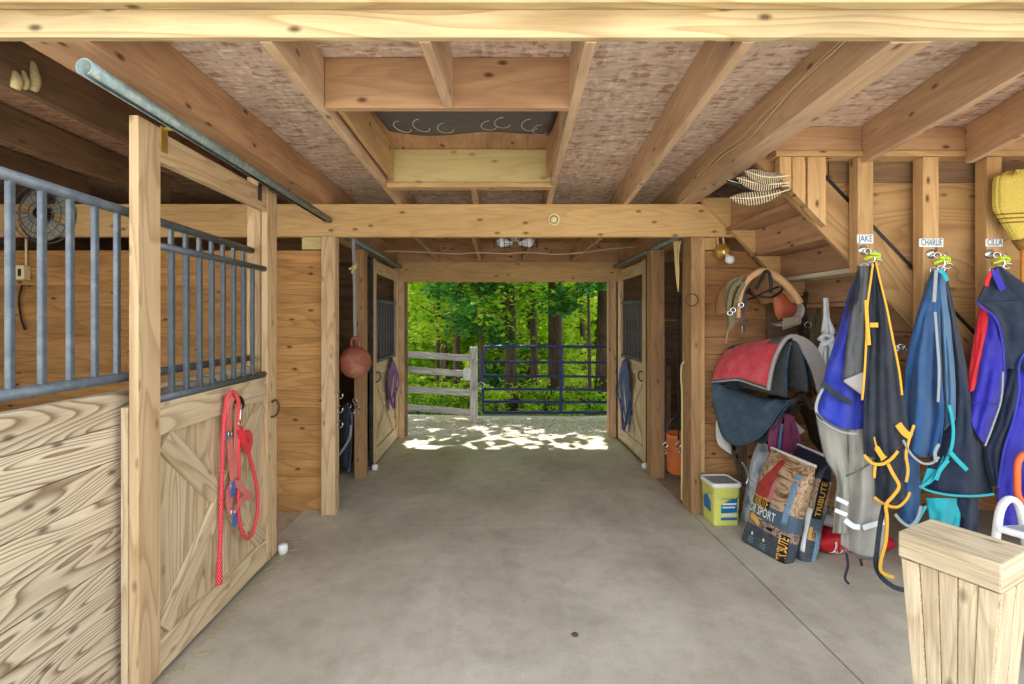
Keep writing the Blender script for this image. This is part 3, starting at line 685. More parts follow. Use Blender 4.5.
# notched carriage as one sawtooth board
carr = [V((1.664, 3.84, 2.60))] + top + [V((3.68, 3.84, ZT[8])), V((3.68, 3.84, far_z(3.68)))]
mb = MB(); mb.prism(carr, (0, 0.05, 0)); mb.build('notched_stringer', 'beam', stair, bevel=0.002)
for k in range(9):
    mb = MB(); ztop = (2.60 if k == 0 else ZT[k - 1]) - 0.03
    mb.box(XR[k], XR[k] + 0.02, 2.985, 3.89, ZT[k] + 0.005, ztop); mb.build('riser', 'redwood', stair, bevel=0.002)
    mb = MB(); mb.box(XR[k] - 0.02, XR[k] + 0.225, 2.985, 3.89, ZT[k] - 0.03, ZT[k])
    mb.build('tread', 'paleboard' if k == 2 else 'redwood', stair, bevel=0.003)
# dark tack board under the stair
boxthing('tack_board', 'darkwood', 'dark board with iron hooks on the wall under the stair', 'board', (2.26, 3.5, 3.925, 3.958, 1.20, 1.90))
# ================================================================== STALL FRONT AND DOORS
gr = thing('stall_grille', 'blue-grey steel bar grille above the near stall planks', 'grille', (-1.62, 2.2, 1.34))
XG = -1.625
mb = MB(); mb.tube([(XG, 1.31, 2.085), (XG, 3.11, 2.06)], 0.021, 12); mb.build('top_rail', 'steel', gr)
mb = MB(); mb.tube([(XG, 1.31, 1.352), (XG, 3.11, 1.352)], 0.021, 12); mb.build('bottom_rail', 'steel', gr)
y = 1.4575
while y < 3.08:
    mb = MB(); mb.box(XG - 0.0105, XG + 0.0105, y - 0.0105, y + 0.0105, 1.36, 2.072 - 0.0139 * (y - 1.31)); mb.build('bar', 'steel', gr, bevel=0.004); y += 0.1105

def stall_door(label, xf, sgn, y0, y1, ztop, zmid, nbars, black_end, stile_w=0.13):
    """xf: aisle-side face; sgn: +1 when the aisle is towards +x"""
    d = thing('sliding_stall_door', label, 'door', (xf, (y0 + y1) / 2, 0.03))
    xb = xf - sgn * 0.040
    def bx(a, b, c, e, f, gg, name, mat='door', bv=0.003):
        mb = MB(); mb.box(min(a, b), max(a, b), c, e, f, gg); return mb.build(name, mat, d, bevel=bv)
    bx(xb, xf, y0, y0 + stile_w, 0.03, ztop, 'stile', 'stile')
    bx(xb, xf, y1 - stile_w, y1, 0.03, ztop, 'stile', 'stile')
    ya, yb = y0 + stile_w, y1 - stile_w
    bx(xb, xf - sgn * 0.004, ya, yb, ztop - 0.15, ztop - 0.015, 'top_rail', 'stile')
    bx(xb, xf - sgn * 0.004, ya, yb, zmid - 0.145, zmid, 'middle_rail')
    bx(xb, xf - sgn * 0.004, ya, yb, 0.03, 0.175, 'bottom_rail')
    xp = xf - sgn * 0.032
    mb = MB(); n = 5; w = (yb - ya) / n
    for i in range(n): mb.box(min(xb, xp), max(xb, xp), ya + i * w, ya + (i + 1) * w - 0.001, 0.175, zmid - 0.145)
    mb.build('panel', 'door', d)
    zl, zu = 0.175, zmid - 0.145; xm = xf - sgn * 0.019
    e = 0.045
    # one full diagonal and two half diagonals meeting it
    mb = MB(); mb.beam((xm, ya + e, zl + e * .6), (xm, yb - e, zu - e * .6), 0.11, 0.024, (1, 0, 0)); mb.build('brace', 'door', d, bevel=0.003)
    ym, zm = (ya + yb) / 2, (zl + zu) / 2
    dv = V((0, yb - ya, zl - zu)).normalized()
    mb = MB(); mb.beam((xm, ya + e, zu - e * .6), V((xm, ym, zm)) - dv * 0.058, 0.11, 0.024, (1, 0, 0)); mb.build('brace', 'door', d, bevel=0.003)
    mb = MB(); mb.beam(V((xm, ym, zm)) + dv * 0.058, (xm, yb - e, zl + e * .6), 0.11, 0.024, (1, 0, 0)); mb.build('brace', 'door', d, bevel=0.003)
    xg = xf - sgn * 0.02; zt = zmid + 0.70
    mb = MB(); mb.tube([(xg, ya - 0.0, zt), (xg, yb + 0.0, zt)], 0.018, 12); mb.build('grille_top_rail', 'steel_dark', d)
    mb = MB(); mb.tube([(xg, ya - 0.0, zmid + 0.018), (xg, yb + 0.0, zmid + 0.018)], 0.018, 12); mb.build('grille_bottom_rail', 'steel_dark', d)
    bw = 0.011 if nbars == 8 else 0.008
    for i in range(nbars):
        yy = (2.182 + 0.1027 * i) if nbars == 8 else ya + (i + 0.8) * (yb - ya) / (nbars + 0.4)
        mb = MB(); mb.box(xg - bw, xg + bw, yy - bw, yy + bw, zmid + 0.02, zt); mb.build('bar', 'steel_dark', d, bevel=0.003)
    if black_end:
        mb = MB(); mb.box(min(xb, xf) - 0.001, max(xb, xf) + 0.001, y0 - 0.018, y0 - 0.001, 0.03, ztop); mb.build('rubber_edge', 'black', d, bevel=0.003)
    else:
        mb = MB(); mb.box(min(xb, xf), max(xb, xf) - 0.006, y1 + 0.001, y1 + 0.012, 0.03, ztop); mb.build('rubber_edge', 'black', d)
    return d
dA = stall_door('large stall door with the red halter, nearest the camera', -1.49, 1, 1.953, 3.18, 2.452, 1.232, 8, False)
dB = stall_door('rear stall door with the purple halter, beside the fence view', -1.33, 1, 5.06, 6.36, 2.27, 1.12, 7, True)
dC = stall_door('rear stall door with the navy halter, beside the gate view', 1.62, -1, 5.12, 6.30, 2.27, 1.12, 7, True)
# curled pull handles
def pull(parent, x, sgn, y, z, s=1.0):
    mb = MB(); pts = [V((x + sgn * 0.004, y, z)), V((x + sgn * 0.035, y, z + 0.01)), V((x + sgn * 0.05, y + 0.005, z - 0.035)), V((x + sgn * 0.035, y, z - 0.085)), V((x + sgn * 0.004, y - 0.01, z - 0.10))]
    mb.tube(crom(pts, 5), 0.008 * s, 8); mb.build('latch_hook', 'rust', parent)
pull(dA, -1.49, 1, 3.10, 1.06); pull(dB, -1.33, 1, 5.16, 1.02); pull(dC, 1.62, -1, 5.22, 1.02)
# round tube end welded on the near grille (open pipe)
# wooden edge strip beside the near stile
boxthing('edge_strip', 'door', 'splintered edge strip on the stall planks behind the near door stile', 'board', (-1.562, -1.534, 1.95, 1.99, 0.0, 1.235))

def track(label, p, q, r, open_end=True):
    mb = MB(); p, q = V(p), V(q); ax = (q - p); L = ax.length; ax.normalize()
    n = 20; side = ax.cross(V((0, 0, 1))).normalized(); up = side.cross(ax); b = len(mb.v)
    # hollow C-shaped profile open along its underside
    prof = []
    for k in range(n + 1):
        a = math.radians(-62) + math.radians(304) * k / n
        prof.append((math.cos(a) * r, math.sin(a) * r))
    for k in range(n + 1):
        a = math.radians(242) - math.radians(304) * k / n
        prof.append((math.cos(a) * (r - 0.004), math.sin(a) * (r - 0.004)))
    m = len(prof)
    for e in (p, q):
        for c, s_ in prof: mb.v.append(e + side * c + up * s_)
    for k in range(m):
        l = (k + 1) % m; mb.face((b + k, b + m + k, b + m + l, b + l), None, True)
    for k in range(n):
        a = [k, k + 1, 2 * n - k, 2 * n + 1 - k]
        mb.face([b + i for i in a]); mb.face([b + m + i for i in a][::-1])
    return one(mb, 'door_track', 'track', label, 'track')
track('long galvanised track above the near stall door, open end showing', (-1.415, 1.61, 2.468), (-1.39, 3.885, 2.425), 0.03)
track('door track above the rear door with the purple halter', (-1.31, 4.02, 2.33), (-1.31, 6.37, 2.32), 0.028)
track('door track above the rear door with the navy halter', (1.60, 4.02, 2.33), (1.60, 6.37, 2.32), 0.028)
# roller hangers between door and track
for y in (2.10, 2.95):
    mb = MB(); mb.box(-1.49, -1.485, y - 0.02, y + 0.02, 2.35, 2.46); mb.box(-1.49, -1.43, y - 0.008, y + 0.008, 2.448, 2.458)
    mb.build('roller_bracket', 'brass' if y < 2.5 else 'rust', dA)
mb = MB(); mb.lathe((-1.465, 3.215, 0.0), [(0.012, 0), (0.03, 0.006), (0.034, 0.05), (0.028, 0.066), (0.01, 0.07)], (0, 0, 1), 16)
one(mb, 'door_guide_roller', 'white', 'white plastic guide roller on the floor at the near door corner', 'roller')
for x, y, lb in ((-1.30, 5.0, 'white guide roller below the purple halter door'), (1.59, 5.05, 'white guide roller below the navy halter door')):
    mb = MB(); mb.lathe((x, y, 0.0), [(0.012, 0), (0.03, 0.006), (0.034, 0.045), (0.028, 0.06), (0.01, 0.064)], (0, 0, 1), 14)
    one(mb, 'door_guide_roller', 'white', lb, 'roller')

# ================================================================== HALTERS, ROPES, THINGS ON THE DOORS
XD = -1.484
def pd(pts, dx=0.0, n=6): return crom([PX(p[0], p[1], XD + dx + (p[2] if len(p) > 2 else 0)) for p in pts], n)
hk = thing('door_hook', 'black iron hook holding the red halter on the near door', 'hook', PX(240, 398, -1.488))
mb = MB(); mb.tube(pd([(233, 399, -.004), (236, 397, .03), (241, 398, .05), (243, 405, .05), (241, 409, .045)]), 0.009, 8); mb.build('hook_arm', 'blackmetal', hk)
mb = MB(); mb.lathe(PX(236, 399, -1.489), [(0.026, 0), (0.026, 0.006), (0.01, 0.008)], (1, 0, 0), 14); mb.build('hook_plate', 'blackmetal', hk)
rope = thing('lead_rope', 'twisted red lead rope looped over the hook on the near stall door', 'rope', PX(230, 583, XD))
mb = MB(); mb.tube(pd([(241, 430, .02), (239, 415, .03), (238, 400, .045), (233, 392, .04), (228, 396, .035), (225, 412, .02), (223, 440, .015), (222, 470, .012), (221, 510, .012), (220, 545, .012), (219, 576, .012)]), 0.0115, 10)
mb.build('hanging_end', 'redrope', rope)
mb = MB(); mb.tube(pd([(240, 404, .04), (238, 425, .03), (239, 470, .02), (238, 500, .02), (240, 525, .02), (246, 538, .02), (252, 534, .02), (257, 515, .02), (257, 490, .02), (252, 465, .02), (246, 445, .03), (242, 432, .035)]), 0.0105, 10)
mb.build('loop', 'redrope', rope)
mb = MB(); mb.tube(pd([(219.5, 556, .012), (219, 568, .012), (219, 584, .012)]), [0.012] * 4 + [0.015] * 4 + [0.017] * 5, 10); mb.build('knot', 'redrope', rope)
mb = MB(); mb.ribbon(pd([(243, 440, .04), (247, 433, .055), (250, 438, .05), (249, 448, .045), (246, 452, .04)]), 0.04, 0.012, (1, 0, 0)); mb.tube(pd([(240, 430, .045), (244, 442, .045), (247, 450, .04)]), 0.018, 8); mb.build('bow', 'redcloth', rope)
mb = MB(); mb.torus(PX(240, 424, XD + .04), 0.014, 0.0035, (1, 0, 0)); mb.tube(pd([(241, 405, .045), (240.5, 412, .043), (240, 420, .042)]), 0.006, 8); mb.build('snap', 'chrome', rope)
hal = thing('halter', 'faded red and blue halter hanging inside the red lead rope', 'halter', PX(238, 535, XD))
def strap(parent, pts, w, mat, name='strap', th=0.005, facing=(1, 0, 0), dx=0.0):
    mb = MB(); mb.ribbon(pd(pts, dx), w * 1.7, th * 1.3, facing); return mb.build(name, mat, parent)
strap(hal, [(233, 397, .045), (230, 405, .04), (229, 420, .025), (230, 440, .022), (231, 462, .022), (233, 480, .022)], 0.024, 'pinkweb', 'crown_strap')
strap(hal, [(239, 398, .04), (237, 420, .03), (236, 450, .022), (235, 478, .022)], 0.022, 'pinkweb', 'cheek_strap')
strap(hal, [(230, 486, .03), (238, 484, .034), (245, 492, .03), (250, 498, .026)], 0.024, 'pinkweb', 'nose_strap')
strap(hal, [(229, 488, .026), (229, 500, .026), (231, 512, .026), (238, 506, .03), (245, 497, .03)], 0.022, 'pinkweb', 'chin_strap')
strap(hal, [(233, 482, .036), (233, 496, .036)], 0.02, 'blueweb', 'blue_sleeve'); strap(hal, [(234, 512, .03), (235, 526, .03)], 0.02, 'blueweb', 'blue_sleeve'); strap(hal, [(229, 432, .03), (229.5, 438, .03)], 0.028, 'blueweb', 'blue_patch')
mb = MB(); mb.torus(PX(233, 485, XD + .034), 0.018, 0.004, (1, 0, 0)); mb.build('ring', 'chrome', hal)
mb = MB(); mb.torus(PX(233, 512, XD + .034), 0.020, 0.0045, (1, 0, 0)); mb.build('ring', 'chrome', hal)
mb = MB(); mb.torus(PX(230, 434, XD + .036), 0.016, 0.0035, (1, 0, 0)); mb.build('buckle', 'brass', hal)

def small_halter(label, xd, sgn, y, ztop, mat, hgt):
    o = thing('halter', label, 'halter', (xd, y, ztop - hgt))
    mb = MB(); mb.torus((xd + sgn * 0.02, y, ztop + 0.01), 0.02, 0.006, (0, 1, 0), 14, 6); mb.build('hang_ring', 'rust', o)
    for k, (dy, l, w) in enumerate(((-0.14, 1.0, 0.07), (-0.09, 0.86, 0.06), (-0.03, .7, .06), (0.03, 0.92, 0.06), (0.09, 0.8, 0.06), (0.14, .95, .06))):
        pts = crom([(xd + sgn * 0.02, y, ztop), (xd + sgn * 0.05, y + dy * .8, ztop - 0.08), (xd + sgn * (0.025 + 0.012 * k), y + dy, ztop - hgt * 0.5 * l), (xd + sgn * 0.02, y + dy * 0.8, ztop - hgt * l)], 5)
        mb = MB(); mb.ribbon(pts, w, 0.006, (sgn, 0, 0)); mb.build('strap', mat, o)
    mb = MB(); mb.tube(crom([(xd + sgn * 0.03, y - 0.16, ztop - hgt * .55), (xd + sgn * 0.06, y, ztop - hgt * 1.0), (xd + sgn * 0.03, y + 0.16, ztop - hgt * .6)], 6), 0.011, 8); mb.build('nose_loop', mat, o)
    mb = MB(); mb.torus((xd + sgn * 0.035, y + 0.22, ztop - hgt * .62), 0.025, 0.005, (1, 0, 0)); mb.torus((xd + sgn * 0.035, y - 0.24, ztop - hgt * .7), 0.022, 0.005, (1, 0, 0)); mb.build('buckle', 'blackmetal', o)
    return o
small_halter('purple halter hanging on the rear door on the fence side', -1.33, 1, 5.80, 1.10, 'purple', 0.60)
small_halter('navy blue halter hanging on the rear door on the gate side', 1.62, -1, 5.80, 1.10, 'navyweb', 0.86)

# ================================================================== HANGING BALL
bl = thing('horse_ball', 'dusty red rubber ball hanging on a grey strap from the crossbeam', 'ball', (-1.225, 4.06, 1.09))
bc = V((-1.225, 4.06, 1.235))
mb = MB(); mb.ball(bc, 0.138, 32, 20); mb.build('ball_body', 'ball', bl)
mb = MB(); mb.torus(bc + V((0, 0, 0.0)), 0.1375, 0.003, (0.05, 0.1, 1), 32, 6); mb.build('seam', 'ball', bl)
mb = MB(); mb.tube(crom([bc + V((-0.028, 0, 0.12)), bc + V((-0.032, 0, 0.19)), bc + V((0, 0, 0.215)), bc + V((0.032, 0, 0.19)), bc + V((0.028, 0, 0.12))], 5), 0.013, 8); mb.build('handle_loop', 'ball', bl)
mb = MB(); mb.ribbon([bc + V((0, 0, 0.20)), bc + V((-0.005, 0, 0.6)), V((-1.235, 4.04, 2.31))], 0.026, 0.004); mb.build('strap', 'strapgrey', bl)
kz = bc.z + 0.82
mb = MB()
for dx, dz in ((0.035, 0.03), (-0.04, -0.02), (0.03, 0.0), (-0.015, -0.055)): mb.ribbon([(-1.23, 4.045, kz), (-1.23 + dx, 4.03, kz + dz)], 0.016, 0.004)
mb.ball((-1.23, 4.04, kz), 0.02, 8, 6); mb.build('tie_bow', 'twine', bl)
# clips and strap on the post under the ball
cl = thing('bridle_clip', 'nickel snap clips with a blue strap hanging below the red ball', 'clip', P(353, 470, 4.70))
mb = MB()
for dx, dy in ((-4, 2), (2, -3), (5, 4), (-1, 8)): mb.torus(P(353 + dx, 404 + dy, 4.69), 0.026, 0.006, (0.3, 1, 0.2 * dx), 12, 6)
mb.build('snap_cluster', 'chrome', cl)
mb = MB(); mb.ribbon(pxline([(352, 412), (351, 430), (349, 455), (349, 472)], 4.70), 0.022, 0.004); mb.build('strap', 'tealstrap', cl)
for (yy, lb) in ((395, 'upper iron ring on the aisle post beside the ball'), (409, 'middle iron ring on the aisle post beside the ball'), (424, 'lowest iron ring on the aisle post beside the ball')):
    mb = MB(); mb.torus(P(340, yy, 3.90), 0.028, 0.006, (0.4, 1, 0), 14, 6, 0.3, 5.4); one(mb, 'post_ring', 'chrome', lb, 'ring', 'iron rings on the aisle post')
# black coat hanging in the dark rear stall
jc = thing('black_jacket', 'black cloth hanging in the dark doorway behind the aisle post', 'cloth', P(347, 478, 4.6))
mb = cloth([(341, 405), (338, 430), (337, 462)], [(348, 402), (352, 430), (350, 470)], 4.62, 1.6, 0.03, 20, 24); mb.build('cloth_body', 'blackcloth', jc, solid=0.006)
mb = MB(); mb.ribbon(pxline([(339, 455), (344, 448), (350, 437), (351, 425)], 4.56), 0.02, 0.004); mb.build('pale_strap', 'lightbind', jc)

# ================================================================== LAMPS, KNOB, FAN
kn = thing('round_knob', 'round cream plastic knob on the face of the crossbeam', 'knob', P(554, 220, 3.888))
mb = MB(); mb.lathe(P(554, 219.5, 3.89), [(0.05, 0), (0.05, 0.010), (0.046, 0.016), (0.030, 0.018), (0.026, 0.010), (0.012, 0.010), (0.010, 0.020), (0.002, 0.021)], (0, -1, 0), 28); mb.build('disc', 'cream', kn)
mb = MB(); mb.lathe(P(554, 219.5, 3.878), [(0.027, 0), (0.025, 0.003), (0.003, 0.0035)], (0, -1, 0), 20); mb.build('disc_centre', 'cream', kn)
mb = MB(); mb.torus(P(554, 219.5, 3.873), 0.031, 0.0045, (0, 1, 0), 24, 6); mb.build('groove', 'broomband', kn)
lp = thing('wall_lamp', 'polished brass wall lamp with a bare bulb above the saddle', 'lamp', P(722, 262, 3.93))
c = P(721, 252, 3.93)
mb = MB(); mb.lathe(c, [(0.02, -0.0), (0.066, 0.006), (0.070, 0.018), (0.056, 0.05), (0.036, 0.062), (0.03, 0.09), (0.02, 0.092)], (0.05, -1, -0.1), 26); mb.build('brass_shell', 'brass', lp)
mb = MB(); mb.lathe(c + V((0.012, -0.075, -0.035)), [(0.014, 0), (0.018, 0.015), (0.034, 0.045), (0.037, 0.062), (0.028, 0.083), (0.008, 0.094)], (0.1, -0.8, -0.9), 20); mb.build('bulb', 'bulb', lp)
mb = MB()
for dx in (-0.03, 0.02): mb.tube([c + V((dx, -0.01, 0.06)), c + V((dx, -0.0, 0.11)), c + V((dx * .8, 0.02, 0.19))], 0.009, 8)
mb.build('hanging_wires', 'cable', lp)
tl = thing('ceiling_lamp', 'twin clear bulb lamp under the ceiling behind the crossbeam', 'lamp', (0.18, 4.6, 2.30))
c = V((0.18, 4.6, 2.34))
mb = MB(); mb.lathe(c + V((0, 0, 0.06)), [(0.05, 0.22), (0.055, 0.0), (0.03, -0.03), (0.015, -0.035)], (0, 0, 1), 18); mb.build('lamp_holder', 'chrome', tl)
for sx in (-1, 1):
    mb = MB(); mb.lathe(c + V((sx * 0.03, 0, 0.01)), [(0.018, 0), (0.02, 0.03), (0.045, 0.08), (0.05, 0.105), (0.036, 0.14), (0.006, 0.155)], (sx, -0.1, 0.1), 18); mb.build('bulb', 'bulb', tl)
mb = MB()
for sx in (-1, 1):
    for k in range(4):
        mb.torus(c + V((sx * (0.06 + 0.05 * k), 0, 0.015)), 0.065 - 0.006 * abs(k - 1), 0.0025, (1, 0, 0.1), 14, 5)
    for a in range(4):
        an = a * math.pi / 2 + .4
        mb.tube([c + V((sx * 0.03, 0.05 * math.cos(an), 0.015 + 0.05 * math.sin(an))), c + V((sx * 0.22, 0.05 * math.cos(an), 0.03 + 0.05 * math.sin(an)))], 0.0022, 5)
mb.build('wire_guard', 'blackmetal', tl)
mb = MB(); mb.tube(crom([(-1.34, 5.5, 2.41), (-0.8, 5.5, 2.392), (-0.5, 5.5, 2.375), (-0.2, 5.5, 2.39), (0.1, 5.5, 2.378), (0.36, 5.5, 2.392), (0.7, 5.5, 2.372), (1.02, 5.5, 2.392), (1.3, 5.5, 2.43), (1.64, 5.5, 2.46)], 6), 0.009, 8)
one(mb, 'ceiling_cable', 'cable', 'pale cable strung under the rear joists behind the crossbeam', 'cable')
def on_joist(t, z, off): # side of the doubled joist that faces the hatch
    p = V((1.435, 1.65, 0)).lerp(V((1.574, 3.885, 0)), t); return V((p.x - 0.073 - off, p.y, z))
mb = MB(); mb.tube(crom([on_joist(a, z, 0.006) for a, z in ((0.0, 2.70), (0.2, 2.69), (0.36, 2.685), (0.5, 2.66), (0.62, 2.675), (0.8, 2.645), (1.0, 2.60))], 6), 0.006, 6)
one(mb, 'joist_cable', 'cable', 'upper white cable stapled along the doubled joist', 'cable', 'white cables on the doubled joist')
mb = MB(); mb.tube(crom([on_joist(a, z, 0.008) for a, z in ((0.0, 2.715), (0.2, 2.70), (0.33, 2.655), (0.45, 2.62), (0.6, 2.645), (0.78, 2.62), (1.0, 2.575))], 6), 0.005, 6)
one(mb, 'joist_cable', 'cable', 'sagging lower white cable along the doubled joist', 'cable', 'white cables on the doubled joist')

fan = thing('wall_fan', 'dusty round fan on the stall wall behind the bars', 'fan', P(46, 245, 3.88))
fc = P(44, 214, 3.86)
mb = MB()
for R in (0.235, 0.17, 0.10):
    mb.torus(fc + V((0, -0.03, 0)), R, 0.004, (0, 1, 0), 32, 6)
for k in range(24):
    a = k * math.pi / 12; mb.tube([fc + V((0.05 * math.cos(a), -0.045, 0.05 * math.sin(a))), fc + V((0.235 * math.cos(a), -0.02, 0.235 * math.sin(a)))], 0.0022, 5)
mb.torus(fc + V((0, 0.03, 0)), 0.237, 0.008, (0, 1, 0), 32, 6)
mb.build('wire_guard', 'steel_dark', fan)
for k in range(4):
    a0 = k * math.pi / 2 + 0.5
    def bl_(s, t, a0=a0): r = 0.05 + 0.165 * s; a = a0 + (t - 0.5) * 1.1 * (0.7 + 0.5 * s); return fc + V((r * math.cos(a), 0.01 + 0.03 * (t - .5), r * math.sin(a)))
    mb = MB(); mb.grid(bl_, 8, 8); mb.build('blade', 'fangrey', fan, solid=0.003)
mb = MB(); mb.lathe(fc + V((0, 0.06, 0)), [(0.05, 0), (0.06, 0.05), (0.055, 0.09), (0.04, 0.115), (0.01, 0.12)], (0, -1, 0), 20); mb.build('hub', 'blackmetal', fan)
ob = thing('outlet_box', 'yellowed outlet box on the stall wall under the fan', 'outlet', P(25, 282, 3.93))
c = P(25, 273, 3.93)
mb = MB(); mb.box(c.x - 0.035, c.x + 0.035, c.y - 0.045, c.y + 0.015, c.z - 0.06, c.z + 0.06); mb.build('box', 'cream', ob, bevel=0.005)
mb = MB(); mb.box(c.x - 0.012, c.x + 0.012, c.y - 0.048, c.y - 0.044, c.z - 0.03, c.z + 0.03); mb.build('socket', 'blackprint_and_shade', ob)
mb = MB(); mb.tube([(c.x + 0.01, c.y, c.z + 0.06), (c.x + 0.01, c.y, c.z + 0.3)], 0.008, 8); mb.build('conduit', 'cream', ob)
mb = MB(); mb.tube(pxline([(22, 285), (19, 300), (21, 318), (25, 330)], 3.92), 0.008, 6); one(mb, 'fan_cord', 'blackmetal', 'black cord hanging below the outlet box', 'cord')
for k, (px, py, w, h, lb) in enumerate(((15, 80, 5, 9, 'mud wasp nest nearest the frame edge on the stall joist'), (23, 80, 4, 9, 'middle mud wasp nest on the stall joist'), (33, 76, 5, 15, 'long mud wasp nest on the stall joist'))):
    X = -1.972; c = PX(px, py, X); s = c.y / F
    mb = MB(); mb.tube(crom([c + V((0, 0.0, h * s)), c + V((0.006, 0, h * .3 * s)), c + V((0.008, 0, -h * .4 * s)), c + V((0, 0, -h * s))], 4), [w * s * f for f in (.35, .5, .6, .7, .75, .85, .95, 1, 1, .95, .9, .8, .6)], 8)
    one(mb, 'wasp_nest', 'mud', lb, 'nest', 'mud wasp nests on the stall joist')
# ================================================================== NAME PLATES, HOOKS, BLANKETS
for body, px0, px1, py0, py1, lb in (('JAKE', 857, 873, 234.5, 243.5, 'white name plate with the shortest name, over the blue and yellow trimmed blanket'),
                                     ('CHARLIE', 919, 943, 238.5, 247, 'white name plate with the longest name, over the denim blue blanket'),
                                     ('CILLA', 985.5, 1002.5, 239, 246.5, 'white name plate with a five letter name, over the red and violet blanket')):
    Y = 2.869; a, b = P(px0, py1, Y), P(px1, py0, Y); c = (a + b) / 2
    pt = thing('name_plate', lb, 'sign', (c.x, Y, a.z), 'horse name plates')
    mb = MB(); mb.box(a.x, b.x, Y - 0.003, Y + 0.003, a.z, b.z); plt = mb.build('plate', 'plate', pt, bevel=0.001)
    mb = lettering(body, 0.055, lambda x, y, c=c, Y=Y: (c.x + x, Y - 0.0045, c.z + y), width=(b.x - a.x) * 0.88)
    mb.build('lettering', 'plateink', plt)

def blanket_hook(px, py, label):
    Y = 2.84; c = P(px, py + 3.5, Y)
    o = thing('blanket_hook', label, 'hook', (c.x, Y, c.z - 0.12), 'blanket hooks on the studs')
    mb = MB(); mb.lathe(c + V((0, 0.034, 0.05)), [(0.03, 0), (0.03, 0.006), (0.012, 0.012)], (0, -1, 0), 16); mb.tube(crom([c + V((0, 0.03, 0.05)), c + V((0, -0.02, 0.04)), c + V((0.01, -0.045, -0.01)), c + V((0.0, -0.03, -0.05)), c + V((-0.01, -0.01, -0.03))], 5), 0.006, 8); mb.build('hook_arm', 'chrome', o)
    mb = MB(); mb.tube(crom([c + V((-0.035, -0.02, -0.015)), c + V((0.0, -0.035, 0.0)), c + V((0.045, -0.03, -0.005)), c + V((0.035, -0.04, 0.015)), c + V((-0.02, -0.04, 0.02))], 5), 0.009, 8); mb.build('lime_clip', 'lime', o)
    for dx, dz, R, ax in ((-0.02, 0.035, 0.016, (0.5, 1, 0)), (0.028, 0.03, 0.015, (-0.6, 1, 0.3)), (0.0, -0.05, 0.022, (0.2, 1, .2)), (-0.04, -0.055, 0.018, (1, 1, 0)), (0.045, -0.03, 0.018, (0.3, 0.8, 0.6))):
        mb = MB(); mb.torus(c + V((dx, -0.03, dz)), R, 0.004, ax, 14, 6); mb.build('snap_ring', 'chrome', o)
blanket_hook(867, 254, 'snap hook under the shortest name plate')
blanket_hook(936, 258, 'snap hook under the longest name plate')
blanket_hook(995, 258, 'snap hook under the name plate nearest the broom')

def bind(parent, pts, Y, w, mat, name='binding', n=5, th=0.004):
    mb = MB(); mb.ribbon(pxline(pts, Y, n), [q * .75 for q in w] if isinstance(w, list) else w * .78, th); return mb.build(name, mat, parent)
# ---- grey blanket with reflective tape
b0 = thing('stable_blanket', 'pale grey blanket with reflective bands hanging under the royal blue one', 'blanket', P(855, 556, 2.86))
mb = cloth([(816, 415), (824, 455), (836, 478), (835, 505), (833, 533)], [(858, 415), (856, 450), (853, 490), (850, 520), (848, 534)], 2.85, 1.5, 0.02, 24, 40, seed=1); mb.build('rear_panel', 'greycloth', b0, solid=0.005)
mb = cloth([(846, 418), (849, 450), (846, 490), (842, 520), (841, 545)], [(878, 418), (882, 460), (886, 500), (886, 530), (884, 556)], 2.82, 1.2, 0.028, 28, 40, hem=lambda s: 6 * math.sin(s * 3.1), seed=2); mb.build('front_panel', 'greycloth', b0, solid=0.005)
for pts, Y, w in (([(836, 498), (848, 504)], 2.80, .03), ([(835, 510), (847, 515)], 2.80, .03), ([(845, 520), (853, 526), (860, 527)], 2.775, .04), ([(863, 528), (872, 525), (884, 522)], 2.775, .04)):
    bind(b0, pts, Y, w, 'reflect', 'reflective_band')
bind(b0, [(817, 420), (825, 456), (837, 479), (835, 500)], 2.80, .01, 'greycloth2'); bind(b0, [(846, 476), (856, 472), (872, 462), (874, 455)], 2.78, .012, 'greycloth2')
bind(b0, [(841, 548), (852, 555), (868, 559), (884, 557)], 2.79, .014, 'greycloth2')
for pts in ([(846, 552), (848, 565), (845, 578), (849, 584)], [(860, 558), (862, 566)]): bind(b0, pts, 2.80, .018, 'blackcloth', 'leg_strap')
# ---- royal blue / black / yellow blanket
b1 = thing('horse_blanket', 'royal blue and black blanket with golden yellow binding under the shortest name plate', 'blanket', P(868, 590, 2.74))
mb = cloth([(862, 268), (850, 290), (840, 325), (826, 370), (816, 412)], [(871, 268), (868, 300), (866, 340), (866, 390), (866, 428)], 2.79, 1.6, 0.025, 30, 40, hem=lambda s: 8 * math.sin(s * math.pi), seed=3); mb.build('blue_panel', 'royal', b1, solid=0.005)
bind(b1, [(816, 413), (826, 424), (842, 432), (857, 434)], 2.765, .012, 'lightbind')
bind(b1, [(822, 383), (836, 394), (851, 403)], 2.75, .04, 'blackcloth', 'belly_band')
bind(b1, [(826, 384), (819, 396), (816, 410), (822, 421)], 2.765, .02, 'lightbind', 'pale_loop')
mb = cloth([(857, 266), (858, 282), (851, 312), (846, 350), (843, 380)], [(871, 266), (869, 290), (867, 320), (866, 350), (864, 396)], 2.75, 1.2, 0.018, 22, 36, hem=lambda s: 0, seed=4); mb.build('charcoal_flap', 'greycloth2', b1, solid=0.005)
mb = MB(); mb.grid(lambda s, t: P(844 + 19 * s, 380 - 8 * s * (1 - t) + 14 * s * t * 1.0 + (0 if t < 1 else 2), 2.722), 6, 6); mb.build('pale_lining', 'felt', b1, solid=0.003)
mb = cloth([(858, 266), (853, 288), (848, 305), (845, 330)], [(868, 266), (864, 290), (860, 320), (856, 340)], 2.765, 1, 0.012, 12, 16, seed=14); mb.build('black_shoulder', 'blackcloth', b1, solid=0.005)
